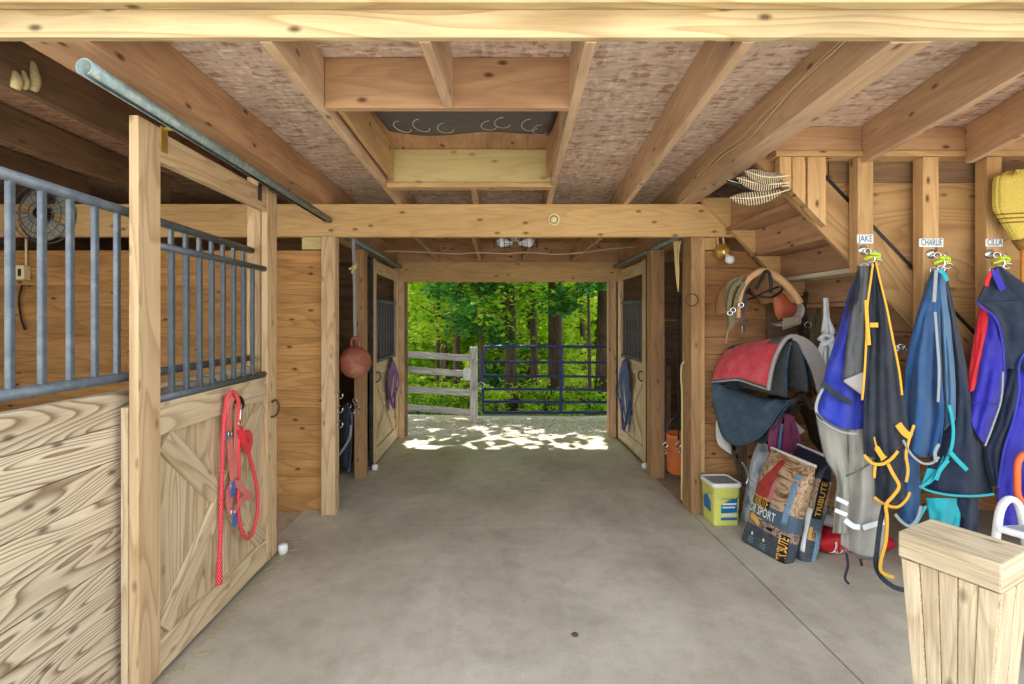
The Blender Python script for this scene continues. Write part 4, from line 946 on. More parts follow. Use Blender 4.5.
mb = cloth([(874, 262), (870, 290), (867, 340), (864, 400), (864, 455)], [(877, 262), (886, 300), (894, 340), (902, 390), (910, 440)], 2.73, 2.6, 0.024, 40, 44, hem=lambda s: 10 * math.sin(s * math.pi) - 2 * s, seed=5); mb.build('black_panel', 'blackcloth', b1, solid=0.005)
mb = cloth([(872, 440), (875, 470), (876, 498)], [(905, 430), (908, 465), (908, 495)], 2.77, 2, 0.02, 26, 20, hem=lambda s: 7 * math.sin(s * math.pi), seed=6); mb.build('lower_layer', 'blackcloth', b1, solid=0.005)
Yb = 2.695
bind(b1, [(873, 264), (870, 285), (867, 310), (866, 345), (864, 380), (862, 400)], Yb, .014, 'yellow'); bind(b1, [(866, 300), (867, 320), (869, 345)], Yb - .004, .026, 'yellow')
bind(b1, [(876, 262), (880, 280), (886, 305), (892, 335), (899, 370), (902, 395)], Yb, .014, 'yellow')
bind(b1, [(864, 455), (872, 463), (882, 464), (891, 459), (898, 451)], Yb, .022, 'yellow')
bind(b1, [(874, 437), (877, 448), (884, 459)], Yb, [.01] * 5 + [.04] * 5 + [.06], 'yellow', 'patch'); bind(b1, [(898, 424), (904, 432), (911, 437)], Yb, .05, 'yellow', 'patch')
bind(b1, [(914, 425), (909, 440), (906, 455), (908, 470), (906, 482)], Yb + .02, .02, 'yellow'); bind(b1, [(874, 497), (884, 504), (897, 507), (906, 500), (910, 492)], Yb + .03, .02, 'yellow')
bind(b1, [(888, 464), (893, 474), (899, 486), (893, 496), (886, 505), (887, 518), (886, 540), (881, 560), (881, 571), (889, 576), (894, 577)], Yb - .006, .024, 'yellow', 'surcingle_strap')
bind(b1, [(884, 505), (880, 525), (877, 550), (876, 566), (882, 578), (894, 587), (904, 590)], Yb + .01, .034, 'blackcloth', 'black_strap')
bind(b1, [(870, 325), (878, 325)], Yb - .004, .034, 'yellow', 'maker_patch'); bind(b1, [(875, 466), (874, 478)], Yb, .02, 'yellow', 'tab')
# ---- denim blue blanket
b2 = thing('horse_blanket', 'denim blue and navy blanket with turquoise straps under the longest name plate', 'blanket', P(940, 535, 2.74))
mb = cloth([(938, 270), (946, 300), (952, 350), (948, 400), (922, 488)], [(946, 270), (954, 310), (966, 365), (980, 430), (993, 494)], 2.80, 1.6, 0.025, 36, 44, hem=lambda s: 4 * math.sin(s * 3.1), seed=8); mb.build('navy_panel', 'navy', b2, solid=0.005)
bind(b2, [(919, 486), (930, 491), (950, 495), (975, 496), (994, 494)], 2.765, .016, 'teal')
mb = cloth([(932, 270), (917, 315), (907, 360), (904, 400), (903, 442)], [(942, 270), (940, 320), (942, 380), (944, 420), (938, 452)], 2.75, 2.4, 0.028, 44, 44, hem=lambda s: 10 * math.sin(s * math.pi), seed=7); mb.build('denim_panel', 'midblue', b2, solid=0.005)
mb = cloth([(937, 272), (939, 320), (942, 380), (944, 430)], [(944, 275), (950, 320), (955, 380), (955, 420)], 2.765, 1.2, 0.018, 20, 30, seed=9); mb.build('side_panel', 'midblue2', b2, solid=0.005)
mb = cloth([(896, 446), (896, 480), (900, 520)], [(918, 455), (920, 490), (918, 520)], 2.80, 1.5, 0.02, 20, 20, hem=lambda s: 6 * math.sin(s * 3.1), seed=10); mb.build('lower_layer', 'midblue', b2, solid=0.005)
Yb = 2.715
bind(b2, [(936, 270), (935, 285), (934, 302)], Yb, .026, 'lightbind', 'collar_trim'); bind(b2, [(935, 312), (937, 340), (939, 370), (938, 402)], Yb, .018, 'lightbind')
bind(b2, [(939, 270), (944, 274), (947, 281)], Yb, .03, 'teal', 'collar_tab')
bind(b2, [(903, 440), (911, 454), (922, 463), (932, 463), (939, 457)], Yb, .016, 'lightbind'); bind(b2, [(939, 444), (935, 452), (936, 462)], Yb - .004, .024, 'lightbind', 'pale_patch')
bind(b2, [(949, 405), (953, 425), (952, 445), (945, 462), (930, 480), (921, 487)], Yb + .01, .022, 'teal')
mb = MB(); mb.prism([P(921, 487, 2.735), P(928, 468, 2.735), P(938, 470, 2.735), P(944, 456, 2.735), P(940, 475, 2.735), P(930, 484, 2.735)], (0, 0.006, 0)); mb.build('turquoise_gusset', 'teal', b2)
bind(b2, [(950, 452), (958, 461), (967, 470)], Yb - .01, .03, 'teal', 'buckle_strap'); bind(b2, [(936, 480), (940, 470), (948, 460)], Yb - .008, .03, 'teal', 'buckle_strap')
bind(b2, [(895, 514), (902, 522), (910, 526), (917, 519), (921, 506)], 2.76, .022, 'lightbind')
mb = cloth([(926, 498), (929, 515), (931, 530)], [(958, 498), (960, 515), (958, 532)], 2.79, 1.2, 0.02, 20, 14, seed=11); mb.build('turquoise_lining', 'teal', b2, solid=0.005)
mb = cloth([(956, 498), (957, 530), (958, 565)], [(978, 498), (978, 530), (977, 565)], 2.80, 1.0, 0.02, 16, 20, seed=12); mb.build('navy_tail', 'navy', b2, solid=0.005)
bind(b2, [(921, 528), (912, 534), (918, 520), (926, 506)], 2.775, .02, 'teal', 'teal_tie')
# ---- red / violet / navy blanket at the frame edge
b3 = thing('horse_blanket', 'navy, violet and red blanket under the name plate nearest the broom', 'blanket', P(1003, 560, 2.74))
mb = cloth([(984, 288), (979, 310), (972, 350), (966, 393)], [(990, 288), (992, 315), (985, 350), (976, 390)], 2.795, 1.0, 0.012, 14, 30, seed=20); mb.build('red_panel', 'redcloth', b3, solid=0.005)
mb = cloth([(988, 300), (984, 330), (974, 370), (968, 414)], [(1000, 300), (1010, 345), (1004, 390), (986, 444)], 2.775, 1.6, 0.02, 26, 36, hem=lambda s: 6 * math.sin(s * 3.1), seed=21); mb.build('violet_panel', 'royal2', b3, solid=0.005)
mb = cloth([(1000, 330), (1004, 370), (996, 420), (984, 452), (992, 486)], [(1036, 330), (1034, 380), (1020, 420), (1012, 450), (1008, 490)], 2.80, 2.0, 0.022, 30, 36, seed=22); mb.build('navy_lining', 'navy', b3, solid=0.005)
mb = cloth([(1018, 360), (1018, 400), (1006, 440), (998, 488), (1000, 530)], [(1060, 350), (1062, 400), (1062, 440), (1060, 490), (1056, 545)], 2.765, 2.4, 0.026, 40, 36, seed=23); mb.build('violet_side', 'royal2', b3, solid=0.005)
mb = cloth([(992, 268), (984, 286), (977, 302)], [(1000, 266), (1022, 282), (1052, 300)], 2.74, 1.5, 0.014, 40, 12, seed=24, curl=0.02)
mb.build('navy_collar', 'navy', b3, solid=0.005)
mb = cloth([(978, 302), (992, 312), (1001, 332), (1004, 368)], [(1052, 300), (1056, 320), (1058, 350), (1040, 372)], 2.74, 1.8, 0.02, 36, 20, seed=24, curl=0.02, top=0.9); mb.build('navy_cape', 'navy', b3, solid=0.005)
Yb = 2.725
bind(b3, [(977, 302), (984, 309), (992, 314), (999, 326), (1003, 348), (1004, 370)], Yb, .016, 'royal2')
bind(b3, [(1003, 372), (1001, 400), (993, 425), (985, 446)], Yb + .02, .012, 'lightbind'); bind(b3, [(1040, 345), (1026, 352), (1019, 366), (1019, 392), (1012, 425), (1004, 450), (998, 488)], Yb + .012, .016, 'royal'); bind(b3, [(969, 402), (984, 404), (998, 404)], Yb + .03, .006, 'navy', 'seam')
bind(b3, [(986, 286), (989, 276), (994, 270)], Yb, .03, 'redcloth', 'collar_tab'); bind(b3, [(994, 270), (999, 282), (1003, 290)], Yb - .004, .05, 'royal2', 'collar_fold')
hb = thing('orange_ring', 'bright orange ring handle lying against the violet blanket at the frame edge', 'handle', P(1030, 500, 2.66))
mb = MB(); mb.tube(crom([P(x, y, 2.68) for x, y in ((1024, 454), (1018, 462), (1017, 480), (1018, 495), (1024, 502), (1034, 504), (1042, 496), (1043, 478), (1041, 460), (1034, 453), (1024, 454))], 5), 0.016, 10); mb.build('ring_body', 'orange_bright', hb)
# ---- broom
br = thing('broom', 'yellow corn broom hanging bristles up with an orange handle', 'broom', P(1032, 400, 2.80))
def bro(s, t):
    h = t; w = 0.055 + 0.10 * min(1, h * 2.2) + 0.02 * math.sin(h * 2.5); a = 2 * math.pi * s; q = P(1023, 240, 2.80)
    wob = 1 + 0.05 * math.sin(46 * s * math.pi)
    tp = 1.0 if t < .93 else 1 - (t - .93) / .07 * .25
    return q + V((math.cos(a) * w * wob * tp, math.sin(a) * 0.04 * wob * tp, 0.40 * h + (0.012 * math.sin(31 * s * 2 * math.pi) if t > .9 else 0)))
mb = MB(); mb.grid(bro, 64, 16); mb.face([len(mb.v) - 65 + i for i in range(64)]); brs = mb.build('bristles', 'straw', br)
for h in (0.10, 0.125, 0.15):
    mb = MB(); n = 40; mb.tube([bro(k / n, h / .4) * 1.0 + V((0.003 * math.cos(2 * math.pi * k / n), 0.003 * math.sin(2 * math.pi * k / n), 0)) for k in range(n)], 0.004, 6, closed=True); mb.build('stitching', 'broomband', brs)
q = P(1023, 240, 2.80)
mb = MB(); mb.lathe(q + V((0, 0, -0.06)), [(0.02, 0), (0.03, 0.02), (0.05, 0.065)], (0, 0, 1), 18); mb.build('shoulder', 'broomband', br)
mb = MB(); mb.tube([q + V((0, 0, 0.0)), q + V((0.0, 0.0, -1.1))], 0.013, 12); mb.build('handle', 'handle', br)

# ---- feathers tucked behind the stud
qx = P(783, 189, 2.80)
for k, (tip, mat, lb, w) in enumerate((((744, 171), 'feather', 'uppermost barred feather in the bundle by the doubled joist', .042), ((736, 178), 'feather', 'middle barred feather in the bundle by the doubled joist', .042), ((729, 198), 'feather', 'lowest barred feather in the bundle by the doubled joist', .042), ((726, 180), 'feather_dark', 'black tipped dark feather among the barred feathers', .03))):
    a = P(788, (176, 183, 190, 186)[k], 2.80 + 0.012 * k); b = P(tip[0], tip[1], 2.74 + 0.015 * k); d = (b - a); L = d.length; d.normalize(); sd = d.cross(V((0, -1, 0))).normalized()
    ft = thing('feather', lb, 'feather', a, 'feathers in the bundle')
    def fe(s, t, a=a, d=d, L=L, sd=sd, w=w):
        u = 0.12 + 0.88 * t; pr = (max(0.0, math.sin(math.pi * min(1, (t * 0.93 + 0.09)) ** 1.2))) ** 0.6
        q = 2 * s - 1
        return a + d * (L * u) + sd * (q * w * pr) + V((0, -0.01 * (1 - q * q) + 0.012 * math.sin(u * 3), -0.02 * math.sin(u * 3.1)))
    mb = MB(); b0_ = mb.grid(fe, 8, 24)
    mb.uv = [[(v + abs(u - .5) * .03, u) for u, v in f] for f in mb.uv]
    mb.build('vane', mat, ft, solid=0.002)
    mb = MB(); mb.tube([a + d * (L * u) + V((0, -0.013 + 0.012 * math.sin(u * 3), -0.02 * math.sin(u * 3.1))) for u in [i / 12 for i in range(13)]], [0.004 - 0.0025 * i / 12 for i in range(13)], 6); mb.build('quill', 'quill', ft)

# ================================================================== TACK CORNER
rk = thing('saddle_rack', 'black iron rack under the tan saddle on the tack wall', 'rack', P(768, 300, 3.9))
mb = MB(); mb.tube(crom([P(750, 289, 3.95), P(748, 292, 3.5), P(757, 296, 3.4), P(772, 297, 3.38), P(782, 290, 3.42), P(780, 287, 3.6), P(778, 287, 3.95)], 6), 0.009, 8)
mb.tube(crom([P(747, 300, 3.95), P(755, 297, 3.5), P(765, 292, 3.41), P(778, 287, 3.45)], 6), 0.008, 8); mb.build('rack_frame', 'blackmetal', rk)
mb = MB(); mb.tube(crom([P(756, 289, 3.42), P(761, 280, 3.42), P(765, 272, 3.42), P(769, 273, 3.42), P(771, 283, 3.42), P(771, 293, 3.42)], 6), 0.012, 8); mb.build('rack_loop', 'blackmetal', rk)
sd_ = thing('saddle', 'tan and chestnut saddle hanging high on the tack wall below the brass lamp', 'saddle', P(770, 320, 3.7))
arch = [V((x, 0, y)) for x, y in ((738, 318), (739, 304), (743, 288), (752, 276), (764, 271.5), (778, 278), (791, 290), (800, 303))]
arch = crom(arch, 6)
def skirt(s, t, off=0.0):
    p = samp(arch, s); q = P(p.x, p.z + off, 3.47); k = t
    ctr = P(767, 300, 3.47)
    r = ctr + (q - ctr) * (1 - 0.18 * k)
    return V((r.x, 3.47 + 0.42 * k, r.z + 0.02 * math.sin(k * 3)))
mb = MB(); mb.grid(skirt, 40, 12); sk_ = mb.build('skirt', 'tanleather', sd_, solid=0.028)
mb = MB(); mb.tube([skirt(i / 40, 0) for i in range(41)], [0.016 + 0.014 * min(1, max(0, (i - 12) / 10)) * (1 if i < 36 else .7) for i in range(41)], 10); mb.build('fleece_rim', 'tanleather', sk_)
fl = [(772, 294), (786, 292), (797, 299), (803, 306), (800, 312), (790, 317), (778, 320), (775, 314), (773, 303)]
def flapfn(s, t):
    i = s * (len(fl) - 1); a = int(min(i, len(fl) - 2)); f = i - a
    ex = fl[a][0] + (fl[a + 1][0] - fl[a][0]) * f; ey = fl[a][1] + (fl[a + 1][1] - fl[a][1]) * f
    cx, cy = 786, 305
    return P(cx + (ex - cx) * t, cy + (ey - cy) * t, 3.56 - 0.05 * (1 - t * t) + 0.05 * (cx + (ex - cx) * t - 780) / 20)
fl.append(fl[0])
mb = MB(); mb.grid(flapfn, 36, 8); mb.build('leather_flap', 'redleather', sd_, solid=0.008)
def drape(s, t): # outer far skirt rim with grey edge
    p = crom([P(797, 299, 3.5), P(804, 308, 3.5), P(801, 318, 3.52), P(790, 324, 3.55), P(778, 326, 3.6)], 6); q = samp(p, s); return q + V((0.0, 0.10 * t, 0.02 * t))
mb = MB(); mb.grid(drape, 24, 4); mb.build('grey_skirt_edge', 'felt', sd_, solid=0.012)
mb = MB()
for k in range(9):
    x = 784 + 2.1 * k; mb.tube([P(x, 318 - .3 * k, 3.5), P(x - .5, 325 - .4 * k, 3.5), P(x - 1.2, 330 - .7 * k, 3.51)], 0.006, 6)
mb.build('cinch_cords', 'fringe', sd_, )
for k, (pts, w, mt) in enumerate((([(741, 281), (733, 288), (729, 305), (731, 322), (729, 330)], .03, 'oliveleather'), ([(744, 283), (738, 295), (734, 310), (733, 326)], .028, 'oliveleather'), ([(747, 280), (742, 295), (741, 312), (743, 328), (742, 333)], .03, 'darkleather'), ([(738, 279), (730, 284), (727, 296), (728, 310)], .034, 'oliveleather'), ([(745, 306), (741, 318), (748, 322)], .014, 'darkleather'), ([(742, 277), (735, 287), (731, 300), (730, 318), (731, 328)], .04, 'oliveleather'), ([(748, 277), (744, 288), (739, 304), (738, 322)], .034, 'fringe'), ([(750, 276), (746, 288), (745, 300), (742, 318), (744, 330)], .03, 'darkleather'))):
    mb = MB(); mb.ribbon(pxline(pts, 3.44 + .012 * k), w, 0.006); mb.build('latigo_strap', mt, sd_)
mb = MB()
for x, y in ((730, 313), (733, 310), (741, 305)): mb.torus(P(x, y, 3.42), 0.017, 0.005, (0.3, 1, 0), 12, 6)
mb.build('strap_buckles', 'chrome', sd_)
mb = MB(); mb.tube(pxline([(729, 326), (727, 336), (726, 343)], 3.45), 0.004, 6); mb.tube(pxline([(742, 326), (742, 333)], 3.44), 0.005, 6); mb.build('saddle_strings', 'fringe', sd_)

def drapefn(ridge_far, ridge_near, hem_l, hem_r, puff=0.03, shrink=1.0, rr=0.06):
    """sheet over a ridge: s runs from the wall to the front, t from one hem over the ridge to the other"""
    hl, hr = crom(hem_l, 6), crom(hem_r, 6)
    def fn(s, t):
        r = ridge_far.lerp(ridge_near, s)
        h = samp(hl, s) if t < .5 else samp(hr, s)
        q = abs(2 * t - 1) # 1 at hem, 0 on the ridge
        q *= shrink
        p = V((r.x + (h.x - r.x) * q ** .84, r.y + (h.y - r.y) * q, r.z + (h.z - r.z) * q ** 1.14))
        side = V((h.x - r.x, 0, h.z - r.z)).normalized(); nrm = V((-side.z, 0, side.x))
        if nrm.z < 0: nrm = -nrm
        p = p + nrm * (puff * math.sin(math.pi * min(1, q)))
        p.z -= rr * (max(0, 1 - q * 4)) ** 2 * 0.5
        return p
    return fn
rp_f, rp_n = P(738, 343, 3.87), P(793, 331, 3.36)
hemL = [P(712, 382, 3.84), P(722, 381, 3.72), P(738, 380, 3.6), P(754, 385, 3.46), P(768, 389.5, 3.36)]
hemR = [V((2.36, 3.86, 1.12)), V((2.37, 3.6, 1.10)), P(824, 394, 3.38)]
pf = drapefn(rp_f, rp_n, hemL, hemR, 0.03)
pad = thing('saddle_pad', 'dusty red felt saddle pad draped over a rack above the slate saddle cover', 'saddle pad', (2.05, 3.6, 1.1))
mb = MB(); mb.grid(lambda s, t: pf(s, t * .5), 28, 14); mb.build('red_face', 'redpad', pad, solid=0.008)
mb = MB(); mb.grid(lambda s, t: pf(s, .5 + t * .5), 28, 14); mb.build('far_face', 'felt', pad, solid=0.008)
pg = drapefn(rp_f + V((0, .01, -.02)), rp_n + V((0, 0.012, -.02)), hemL, hemR, 0.008, 0.99)
mb = MB(); mb.grid(lambda s, t: pg(s, t), 28, 28); mb.build('grey_underside', 'darkfelt', pad, solid=0.014)
mb = MB(); mb.tube([pf(1, t / 40) + V((0, -0.004, -0.006)) for t in range(41)], 0.015, 8); mb.build('felt_edge', 'felt', pad)
mb = MB(); mb.tube([pf(t / 30, 0) for t in range(31)], 0.008, 8); mb.build('hem_edge', 'felt', pad)
mb = MB(); mb.ribbon([pf(1, .5 + .5 * t / 24) + V((.012 * t / 24 - .01, -0.016, -.02)) for t in range(25)], [.03 + .075 * min(1, t / 8) for t in range(25)], 0.012); mb.build('turned_edge', 'felt', pad)
for s0, s1 in ((0.02, 0.16), (0.78, 0.97)):
    mb = MB(); mb.grid(lambda s, t, s0=s0, s1=s1: pf(s0 + (s1 - s0) * s, .36 + .15 * t) + V((-0.007, -0.003, 0.007)), 8, 8); mb.build('wear_leather', 'darkfelt', pad, solid=0.004)
# thick folded pad edges seen under the ridge
pe = thing('grey_saddle_pad', 'charcoal pad folded under the red felt pad', 'saddle pad', (2.1, 3.5, 1.0))
pgf = drapefn(rp_f + V((.03, 0, -.06)), rp_n + V((0.01, 0.03, -.05)), [p + V((0.03, 0.02, -0.02)) for p in (P(735, 385, 3.84), P(755, 388, 3.6), P(783, 395, 3.38))], [V((2.20, 3.86, 1.1)), V((2.21, 3.6, 1.08)), P(806, 391, 3.4)], 0.02)
mb = MB(); mb.grid(pgf, 24, 28); mb.build('pad_layer', 'darkfelt', pe, solid=0.02)
mb = MB(); mb.tube([pgf(1, t / 40) + V((0, -0.006, 0)) for t in range(41)], 0.012, 8); mb.build('pad_edge', 'bluefleece', pe)
r1 = thing('saddle_rack', 'iron bar rack carrying the red felt pad', 'rack', P(770, 350, 3.9))
mb = MB(); mb.tube([rp_f + V((0, 0.08, -.085)), rp_n + V((0, 0.05, -.085))], 0.02, 10); mb.build('rack_bar', 'blackmetal', r1)
# slate fleece cover over a saddle
cv = thing('saddle_cover', 'slate blue fleece saddle cover under the red felt pad', 'saddle cover', (1.95, 3.65, 0.7))
cf, cn = P(722, 383, 3.87), P(785, 402, 3.40)
hl2 = [P(716, 390, 3.84), P(717.5, 415, 3.78), P(724, 437, 3.72), P(738, 444, 3.64), P(754, 440, 3.54), P(768, 427, 3.46), P(777, 414, 3.42), P(784, 405, 3.40)]
def mir(p, s):
    r = cf.lerp(cn, s); return V((2 * r.x - p.x, p.y, p.z))
hr2 = [mir(p, i / (len(hl2) - 1)) for i, p in enumerate(hl2)]
cfn = drapefn(cf, cn, hl2, hr2, 0.075)
mb = MB(); mb.grid(cfn, 36, 36); mb.build('fleece_cover', 'bluefleece', cv, solid=0.012)
mb = MB(); mb.tube([cfn(t / 50, 0) for t in range(51)], 0.011, 8); mb.build('hem_cord', 'bluefleece', cv)
mb = MB(); mb.tube([cfn(.12, t / 60) + V((-.006, 0, .006)) for t in range(0, 30)], 0.007, 6); mb.build('gather_seam', 'bluefleece', cv)
r2 = thing('saddle_rack', 'iron bar rack carrying the slate fleece saddle cover', 'rack', P(750, 400, 3.9))
mb = MB(); mb.tube([cf + V((0, 0.08, -.06)), cn + V((-0.04, 0.1, -.07))], 0.02, 10); mb.build('rack_bar', 'blackmetal', r2)
wf = thing('pale_saddle_flap', 'pale flap hanging below the slate fleece cover', 'saddle pad', P(725, 454, 3.78))
mb = cloth([(716, 420), (716, 436), (719, 446)], [(728, 430), (731, 445), (732, 455)], 3.80, 1, 0.01, 12, 14, seed=2, curl=.01); mb.build('flap', 'card', wf, solid=0.006)
sl = thing('stirrup_leathers', 'black stirrup leathers hanging between the slate cover and the yellow bucket', 'strap', P(740, 490, 3.75))
for pts in ([(733, 440), (735, 455), (739, 470), (742, 482)], [(738, 441), (741, 458), (743, 472), (744, 486)], [(744, 441), (745, 456), (744, 470)], [(730, 440), (736, 452), (741, 466)]):
    mb = MB(); mb.ribbon(pxline(pts, 3.74), 0.032, 0.006); mb.build('strap', 'darkleather', sl)
mb = MB(); mb.tube(pxline([(742, 462), (746, 470), (748, 478), (746, 484)], 3.73), 0.009, 8); mb.build('stirrup_iron', 'chrome', sl)
# dark bridles, cotton bundle, coil hooks under the stair
for px, lb in ((806, 'black coil hook holding the mildewed bridle'), (817, 'black coil hook over the white cotton bundle'), (842, 'black coil hook half hidden by the royal blue blanket')):
    h = thing('coil_hook', lb, 'hook', P(px, 300, 3.92), 'coil hooks under the stair')
    mb = MB()
    for dx, dy, R in ((-4, 292, .028), (3, 290, .034), (5, 296, .022)): mb.torus(P(px + dx, dy, 3.86), R, 0.008, (0.2, 1, 0), 16, 6, 0.4, 5.9)
    mb.tube([P(px, 292, 3.925), P(px, 292, 3.85)], 0.008, 8); mb.build('coil', 'blackmetal', h)
bd = thing('bridle', 'mildewed olive and brown bridle straps hanging under the stair', 'bridle', P(812, 400, 3.84))
for k, (pts, w, mt) in enumerate((([(806, 292), (804, 310), (806, 340), (809, 375), (810, 398)], .04, 'darkleather'), ([(810, 288), (815, 290), (818, 310), (819, 345), (818, 392)], .045, 'oliveleather'), ([(809, 289), (810, 310), (813, 335), (814, 370)], .05, 'oliveleather'), ([(803, 296), (801, 320), (803, 350), (805, 385)], .05, 'darkleather'), ([(812, 300), (808, 320), (812, 350), (808, 372)], .02, 'oliveleather'), ([(816, 330), (812, 360), (816, 395)], .03, 'darkleather'))):
    mb = MB(); mb.ribbon(pxline(pts, 3.80 + .012 * k), w, 0.006); mb.build('strap', mt, bd)
mb = MB()
for x, y in ((808, 325), (815, 352), (806, 362)): mb.torus(P(x, y, 3.78), 0.024, 0.005, (0.2, 1, 0), 12, 6)
mb.build('bridle_rings', 'chrome', bd)
wr = thing('cotton_bundle', 'pale cotton rope bundle tied in a knot beside the royal blue blanket', 'rope', P(828, 395, 3.42))
mb = MB()
random.seed(3)
for k in range(15):
    u = k / 14; x0 = 827 + 5 * (u - .5); x2 = 820 + 20 * u
    mb.tube(pxline([(825 + 2 * u, 298, 0), (825 + 3 * u, 318, .0), (823 + 10 * u, 330, random.uniform(-.03, .03)), (824 + 8 * u, 338, 0), (x2 - 1, 360, random.uniform(-.04, .03)), (x2, 385, random.uniform(-.04, .04)), (x2 + random.uniform(-1.5, 1.5), 392 + random.uniform(-4, 5), 0)], 3.42, 4), 0.013, 6)
mb.build('rope_strands', 'whiterope', wr)
mb = MB(); mb.tube(pxline([(819, 340), (825, 335), (832, 338), (828, 343), (821, 345)], 3.37), 0.016, 8); mb.ribbon(pxline([(828, 340), (834, 350), (838, 345)], 3.36), 0.03, 0.006); mb.ribbon(pxline([(824, 340), (820, 350), (817, 358)], 3.36), 0.03, 0.006); mb.build('tie_knot', 'whiterope', wr)
mb = MB(); mb.tube(crom([P(825, 290, 3.86), P(826, 300, 3.6), P(826, 314, 3.42)], 5), 0.012, 6); mb.build('hang_loop', 'whiterope', wr)
mr = thing('nylon_halter', 'maroon nylon straps hanging over the feed bags', 'halter', P(785, 455, 3.5))
for pts, w in (([(772, 452), (773, 432), (780, 421), (785, 420), (787, 440), (786, 455)], .06), ([(778, 452), (781, 430), (786, 418), (792, 425), (796, 440), (797, 455)], .06), ([(774, 428), (784, 417), (793, 420)], .05)):
    mb = MB(); mb.ribbon(pxline(pts, 3.50 + random.uniform(-.02, .02)), w, 0.008); mb.build('strap', 'maroon', mr)
mb = MB(); mb.ribbon(pxline([(782, 424), (780, 440), (779, 452)], 3.465), 0.016, 0.004); mb.build('pale_zip', 'tealstrap', mr)
cd = thing('cardboard_sheet', 'pale cardboard corner poking out behind the maroon straps', 'cardboard', P(795, 440, 3.55))
mb = MB(); mb.prism([P(783, 416, 3.56), P(790, 416, 3.56), P(805, 431, 3.56), P(796, 437, 3.56)], (0, 0.01, 0)); mb.build('sheet', 'card', cd)
dk = thing('leather_saddle', 'dark leather saddle in the shade under the stair', 'saddle', P(800, 440, 3.7))
dfn = drapefn(V((2.30, 3.9, 1.00)), V((2.36, 3.62, 0.98)), [V((2.14, 3.9, .62)), V((2.16, 3.75, .52)), V((2.2, 3.62, .6))], [V((2.6, 3.9, .62)), V((2.62, 3.75, .52)), V((2.6, 3.62, .6))], 0.05)
mb = MB(); mb.grid(dfn, 20, 24); mb.build('seat_and_flaps', 'darkleather', dk, solid=0.016)
mb = MB(); mb.tube(crom([V((2.25, 3.62, .92)), V((2.33, 3.60, 1.03)), V((2.42, 3.62, .92))], 6), 0.025, 8); mb.build('pommel', 'darkleather', dk)
mb = MB(); mb.tube(pxline([(776, 408), (781, 414), (787, 410), (795, 405), (800, 410)], 3.6), 0.01, 8); mb.build('girth_strap', 'blackcloth', dk)
for px_, lb in ((872, 'nickel snap hanging between the black and denim blankets'),):
    s_ = thing('hanging_snap', lb, 'clip', P(903, 352, 2.85)); mb = MB()
    for dx in (-4, 0, 4): mb.torus(P(901 + dx, 347 + abs(dx) * .3, 2.86), 0.017, 0.005, (0.3, 1, .2 * dx), 12, 6)
    mb.build('snap_rings', 'chrome', s_)

# ---- feed bags
def bagmat(name, kind):
    m, nt, b = newmat(name)
    t = nd(nt, 'ShaderNodeTexCoord'); sx = nd(nt, 'ShaderNodeSeparateXYZ'); lk(nt, t.outputs['UV'], sx.inputs[0])
    n = noise_(nt, uvmap(nt, (7, 13, 1)), 1, 5, 0.65, 0.8); n2 = noise_(nt, uvmap(nt, (40, 70, 1)), 1, 2); n3 = noise_(nt, uvmap(nt, (3, 5, 1)), 1, 3)
    camo = ramp_(nt, n, [(0.3, lin((74, 54, 40))), (0.43, lin((140, 104, 74))), (0.53, lin((206, 180, 148))), (0.6, lin((150, 108, 76))), (0.72, lin((92, 66, 46)))])
    slate = mix_(nt, ramp_(nt, n2, [(0.45, g(0)), (0.7, g(.4))]), lin((58, 66, 78)), lin((124, 130, 136)))
    speck = ramp_(nt, n2, [(0.35, lin((60, 56, 60))), (0.5, lin((140, 112, 104))), (0.62, lin((196, 176, 150)))])
    blue = lin((78, 98, 116))
    v = math_(nt, 'ADD', sx.outputs[1], math_(nt, 'MULTIPLY', math_(nt, 'SUBTRACT', n3, .5), 0.06))
    c = mix_(nt, math_(nt, 'GREATER_THAN', v, .22), slate, speck)
    c = mix_(nt, math_(nt, 'GREATER_THAN', v, .31), c, blue)
    c = mix_(nt, math_(nt, 'GREATER_THAN', v, .47), c, camo)
    if kind == 1: # dark top, camo middle
        c = mix_(nt, math_(nt, 'GREATER_THAN', v, .78), c, lin((42, 52, 68)))
    lk(nt, c, b.inputs['Base Color']); b.inputs['Roughness'].default_value = 0.42
    bump_(nt, b, n3, 0.5, 0.03); return m
M['bag_print'] = bagmat('feed_bag_print', 0); M['bag_print_dark'] = bagmat('dark_feed_bag_print', 1)
m, nt, b_ = newmat('striped_pale_bag'); n_ = noise_(nt, uvmap(nt, (10, 5, 1)), 1, 3)
lk(nt, ramp_(nt, n_, [(0.35, lin((110, 132, 152))), (0.5, lin((190, 200, 208))), (0.6, lin((214, 218, 220))), (0.72, lin((186, 120, 100)))]), b_.inputs['Base Color']); b_.inputs['Roughness'].default_value = 0.4
M['pale_bag'] = m
